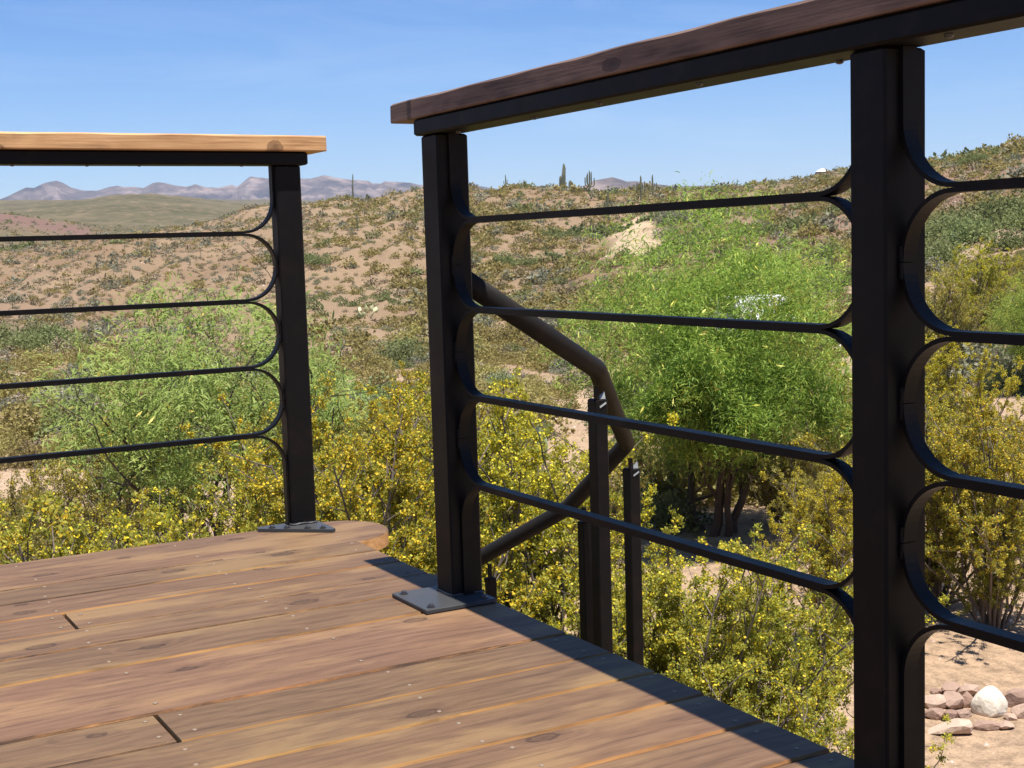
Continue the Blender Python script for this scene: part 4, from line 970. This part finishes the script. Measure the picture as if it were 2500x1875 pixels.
# ------------------------------------------------------------------ rocks
m, n, l, b = mat('rock'); M_rock = m
tc = n.new('ShaderNodeTexCoord').outputs['Object']; oi = n.new('ShaderNodeObjectInfo')
rc = ramp(n, [(0, (.22, .135, .10)), (.5, (.34, .235, .18)), (1, (.50, .38, .29))]); l.new(oi.outputs['Random'], rc.inputs[0])
f = tex(n, l, tc, 14, 6, .65); l.new(mixc(n, l, .75, rc.outputs[0], ramp_ := mixc(n, l, f, (.55, .5, .48), (1.25, 1.2, 1.15)), 'MULTIPLY'), b.inputs['Base Color']); b.inputs['Roughness'].default_value = .9
bump(n, l, f, .6, .02, b)
M_white = plain('white_quartz', (.62, .55, .44), .85, 0, .22, 34, .8)
import bmesh
def rock(u, v, wpx, hpx, label, seed, white=False, name='rock'):
    p = hit(u, v); d = (p-ORG).length; k_ = 1.0 if white else 1.42; sx = wpx/FPX*d/2*k_; sz = hpx/FPX*d/2*k_
    rs = np.random.default_rng(seed); bm = bmesh.new(); bmesh.ops.create_icosphere(bm, subdivisions=4 if white else 2, radius=1)
    # planar cuts give the broken faces
    cuts = [(Vector(unit(rs.normal(size=3))), rs.uniform(.74, .92) if white else rs.uniform(.45, .8)) for _ in range(14)]
    for q in bm.verts:
        for nn_, dd in cuts:
            k = q.co.dot(nn_)
            if k > dd: q.co -= nn_*(k-dd)*(.7 if white else .95)
        q.co += Vector(rs.normal(size=3))*(.007 if white else .02)
        q.co = Vector((q.co.x*sx*1.1, q.co.y*sx*rs.uniform(.78, .8), q.co.z*sz*1.15))
    me = bpy.data.meshes.new(name); bm.to_mesh(me); bm.free(); me.materials.append(M_white if white else M_rock)
    o = link(bpy.data.objects.new(name, me)); o.location = p+Vector((0, 0, sz*.55)); o.rotation_euler = (rs.uniform(-.2, .2), rs.uniform(-.2, .2), R(-29)+rs.uniform(-.3, .3))
    tag(o, label, 'rock', 'rocks of the border on the bare ground'); return o
cr8 = lambda x, y: (1900+x/2.765, 1275+y/2.765)
for k, (x, y, ww, hh, lab) in enumerate([
    (1425, 1290, 215, 205, 'round white boulder in the rock border at lower right'),
    (1170, 1165, 120, 60, 'long flat red rock at the back of the rock border'),
    (1050, 1255, 125, 100, 'pale tan rock beside the near post at the left end of the rock border'),
    (1160, 1255, 120, 95, 'pinkish block in the rock border between the pale tan rock and the wedge'),
    (1262, 1250, 110, 90, 'pointed wedge of reddish rock left of the white boulder'),
    (1262, 1185, 130, 70, 'broad tan slab behind the wedge, left of the white boulder'),
    (1070, 1325, 110, 60, 'dark brown rock in the front row beside the near post'),
    (1165, 1340, 100, 70, 'dark grey brown rock in the front row, second from the near post'),
    (1252, 1312, 90, 52, 'small dark wedge in the front row just left of the white boulder'),
    (1200, 1425, 250, 80, 'large flat buried slab in front of the rock border'),
    (1415, 1400, 140, 50, 'low reddish slab in front of the white boulder'),
    (1605, 1240, 150, 95, 'split red brown rock right of the white boulder'),
    (1565, 1340, 90, 40, 'small tan stone at the right foot of the white boulder'),
    (1632, 1325, 90, 85, 'cream coloured rock at the right edge of the rock border'),
    (1540, 1400, 110, 40, 'thin half buried slab right of the low reddish slab'),
    (1080, 1160, 70, 40, 'small brown stone at the back of the border beside the near post'),
    (310, 1440, 70, 60, 'pair of red stones under the near creosote, left of the near post')]):
    u, v = cr8(x, y); rock(u, v, ww/2.765, hh/2.765, lab, 40+k, k == 0, 'boulder' if k == 0 else 'rock')
# loose pebbles and litter on the bare near ground
nP = 11000; a = RNG.uniform(azim(IMW+150), azim(-150), nP); r = np.concatenate([4.5+RNG.random(5200)**1.3*22, 26+RNG.random(5800)*190]); X = r*np.cos(a); Y = r*np.sin(a); Z = ground(X, Y)
S = np.where(r < 26.6, .006+.022*RNG.random(nP)**4, .03+.13*RNG.random(nP)**4); tet = np.array([(1, 0, 0), (0, 1, 0), (0, 0, .8), (1, 0, 0), (0, 0, .8), (0, -1, 0), (-1, 0, 0), (0, 0, .8), (0, 1, 0), (-1, 0, 0), (0, -1, 0), (0, 0, .8)], float)
rot = RNG.random(nP)*6.28; V = tet[None]*S[:, None, None]; V = np.stack([V[..., 0]*np.cos(rot)[:, None]-V[..., 1]*np.sin(rot)[:, None], V[..., 0]*np.sin(rot)[:, None]+V[..., 1]*np.cos(rot)[:, None], V[..., 2]], -1)+np.stack([X, Y, Z], -1)[:, None]
M_peb = leafy('pebble', [(0, (.20, .12, .09)), (.6, (.42, .31, .23)), (1, (.62, .52, .43))], 0.0, .9, .0)
tag(link(bpy.data.objects.new('pebbles', quads_mesh('pebbles', V.reshape(-1, 3), M_peb, np.repeat(RNG.random(nP), 4), nv=3))), 'loose pebbles strewn over the bare ground', 'pebbles', None, 'stuff')

# ------------------------------------------------------------------ far buildings, vehicle, tripod, utility box
M_wht = plain('white_paint', (.78, .77, .74), .6, 0, .05, 3); M_adobe = plain('tan_wall', (.36, .27, .2), .9, 0, .1, 2); M_glass = plain('dark_glass', (.03, .035, .04), .12, 0, .1, 3)
M_roof = plain('rust_roof', (.20, .095, .075), .7, 0, .15, 2)
def house(u, v, r, wd, hh, label, roofm, wallm, dome):
    base = on(u, r) if v is None else hit(u, v); root = tag(empty('hilltop_house', base, YAW-PI/2), label, 'house'); d = wd*.7
    mb = MB(); mb.box(-wd/2, wd/2, -d/2, d/2, -1.5, hh); mb.build('wall', wallm, root)
    mb = MB()
    if dome:
        vs = [(-wd*.54, -d*.54, hh+.003), (wd*.54, -d*.54, hh+.003), (wd*.54, d*.54, hh+.003), (-wd*.54, d*.54, hh+.003), (-wd*.2, -d*.18, hh*1.62), (wd*.2, -d*.18, hh*1.62), (wd*.2, d*.18, hh*1.62), (-wd*.2, d*.18, hh*1.62), (0, 0, hh*1.85)]
        mb.add(vs, [(3, 2, 1, 0), (0, 1, 5, 4), (1, 2, 6, 5), (2, 3, 7, 6), (3, 0, 4, 7), (4, 5, 8), (5, 6, 8), (6, 7, 8), (7, 4, 8)])
    else:
        vs = [(-wd*.55, -d*.6, hh+.003), (wd*.55, -d*.6, hh+.003), (wd*.55, d*.6, hh+.003), (-wd*.55, d*.6, hh+.003), (-wd*.30, 0, hh*1.55), (wd*.34, 0, hh*1.55)]
        mb.add(vs, [(3, 2, 1, 0), (0, 1, 5, 4), (1, 2, 5), (2, 3, 4, 5), (3, 0, 4)])
    mb.build('roof', roofm, root)
    for x in (-.3, .05, .3):
        mb = MB(); mb.box(wd*x-.35, wd*x+.35, -d/2-.06, -d/2-.003, hh*.35, hh*.8); mb.build('window', M_glass, root)
    return root
house(2010, None, 515, 4.6, 1.5, 'small house with a white peaked roof on the hilltop left of the near post', M_wht, M_adobe, True)
house(1486, None, 330, 5.6, .75, 'long low house with a dark rust roof on the ridge below the red mountain', M_roof, M_roof, False)

def truck():
    p = on(1835, 45); root = tag(empty('parked_truck', p, YAW+.2), 'white parked vehicle glimpsed through the bright green mesquite', 'vehicle')
    mb = MB(); prof = [(-2.4, .45), (2.4, .45), (2.45, .75), (2.35, 1.02), (1.15, 1.10), (.55, 1.72), (-.85, 1.74), (-1.0, 1.12), (-2.4, 1.10)]
    vs = [(x, y, z) for y in (-.9, .9) for x, z in prof]; k = len(prof)
    mb.add(vs, [tuple(range(k)), tuple(range(2*k-1, k-1, -1))]+[(i, k+i, k+(i+1) % k, (i+1) % k) for i in range(k)]); mb.build('body', M_wht, root)
    for y in (-.905, .905):
        mb = MB(); mb.add([(-.7, y, 1.2), (.75, y, 1.2), (.42, y, 1.62), (-.7, y, 1.62), (-.7, y*.99, 1.2), (.75, y*.99, 1.2), (.42, y*.99, 1.62), (-.7, y*.99, 1.62)], [(0, 1, 2, 3), (7, 6, 5, 4), (0, 4, 5, 1), (1, 5, 6, 2), (2, 6, 7, 3), (3, 7, 4, 0)]); mb.build('window', M_glass, root)
    for x in (-1.5, 1.5):
        for y in (-.82, .82):
            mb = MB(); mb.tube([(x, y-.11, .36), (x, y+.11, .36)], .36, 18); wh = mb.build('wheel', M_bolt, root)
            mb = MB(); s = 1 if y > 0 else -1; mb.tube([(x, y+s*.112, .36), (x, y+s*.125, .36)], .2, 14); mb.build('rim', M_bright, wh)
truck()
p = hit(2429, 806); r_ = math.hypot(p.x, p.y); sc_ = r_/FPX
tp = tag(empty('stick_tripod', p), 'dark tripod of rough sticks standing on bare ground at the right', 'tripod')
def stick(nm, u0, v0, u1, v1, rad):
    a = at_r(u0, v0, r_+.1)-p; c = at_r(u1, v1, r_)-p; mid = a.lerp(c, .5)+Vector((random.uniform(-1, 1), random.uniform(-1, 1), 0))*.01
    mb = MB(); mb.tube([a, mid, c], [rad, rad*.9, rad*.7], 7); mb.build(nm, M_trunk, tp)
stick('pole', 2429, 810, 2428.5, 722, .028); stick('leg', 2400, 808, 2426, 765, .018); stick('leg', 2454, 808, 2433, 758, .018); stick('brace', 2426, 742, 2404, 700, .022)
p = hit(1513, 1225); ub = tag(empty('utility_box', p, YAW), 'small dark green utility box on the sand behind the handrail post', 'box')
mb = MB(); mb.box(-.045, .045, -.045, .045, -.02, .20, .006); M_ub = plain('dark_green_paint', (.03, .04, .03), .5, 0, .2, 20); mb.build('cabinet', M_ub, ub)
mb = MB(); mb.box(-.055, .055, -.055, .055, .201, .225, .005); mb.build('lid', M_ub, ub)

# ------------------------------------------------------------------ air between here and the mountains
HAZE = True
if HAZE:
    mb = MB(); mb.box(-9500, 9500, -9500, 9500, -60, 640); hz = mb.build('haze', [], None); hz['kind'] = 'stuff'
    m = bpy.data.materials.new('haze_air'); m.use_nodes = True; n = m.node_tree.nodes; l = m.node_tree.links
    n.remove(n['Principled BSDF']); pv = n.new('ShaderNodeVolumePrincipled'); pv.inputs['Color'].default_value = (.62, .74, 1.0, 1); pv.inputs['Density'].default_value = 5.2e-5; pv.inputs['Anisotropy'].default_value = .0
    l.new(pv.outputs[0], n['Material Output'].inputs['Volume']); hz.data.materials.append(m)
    hz['label'] = 'thin blue air haze over the desert'
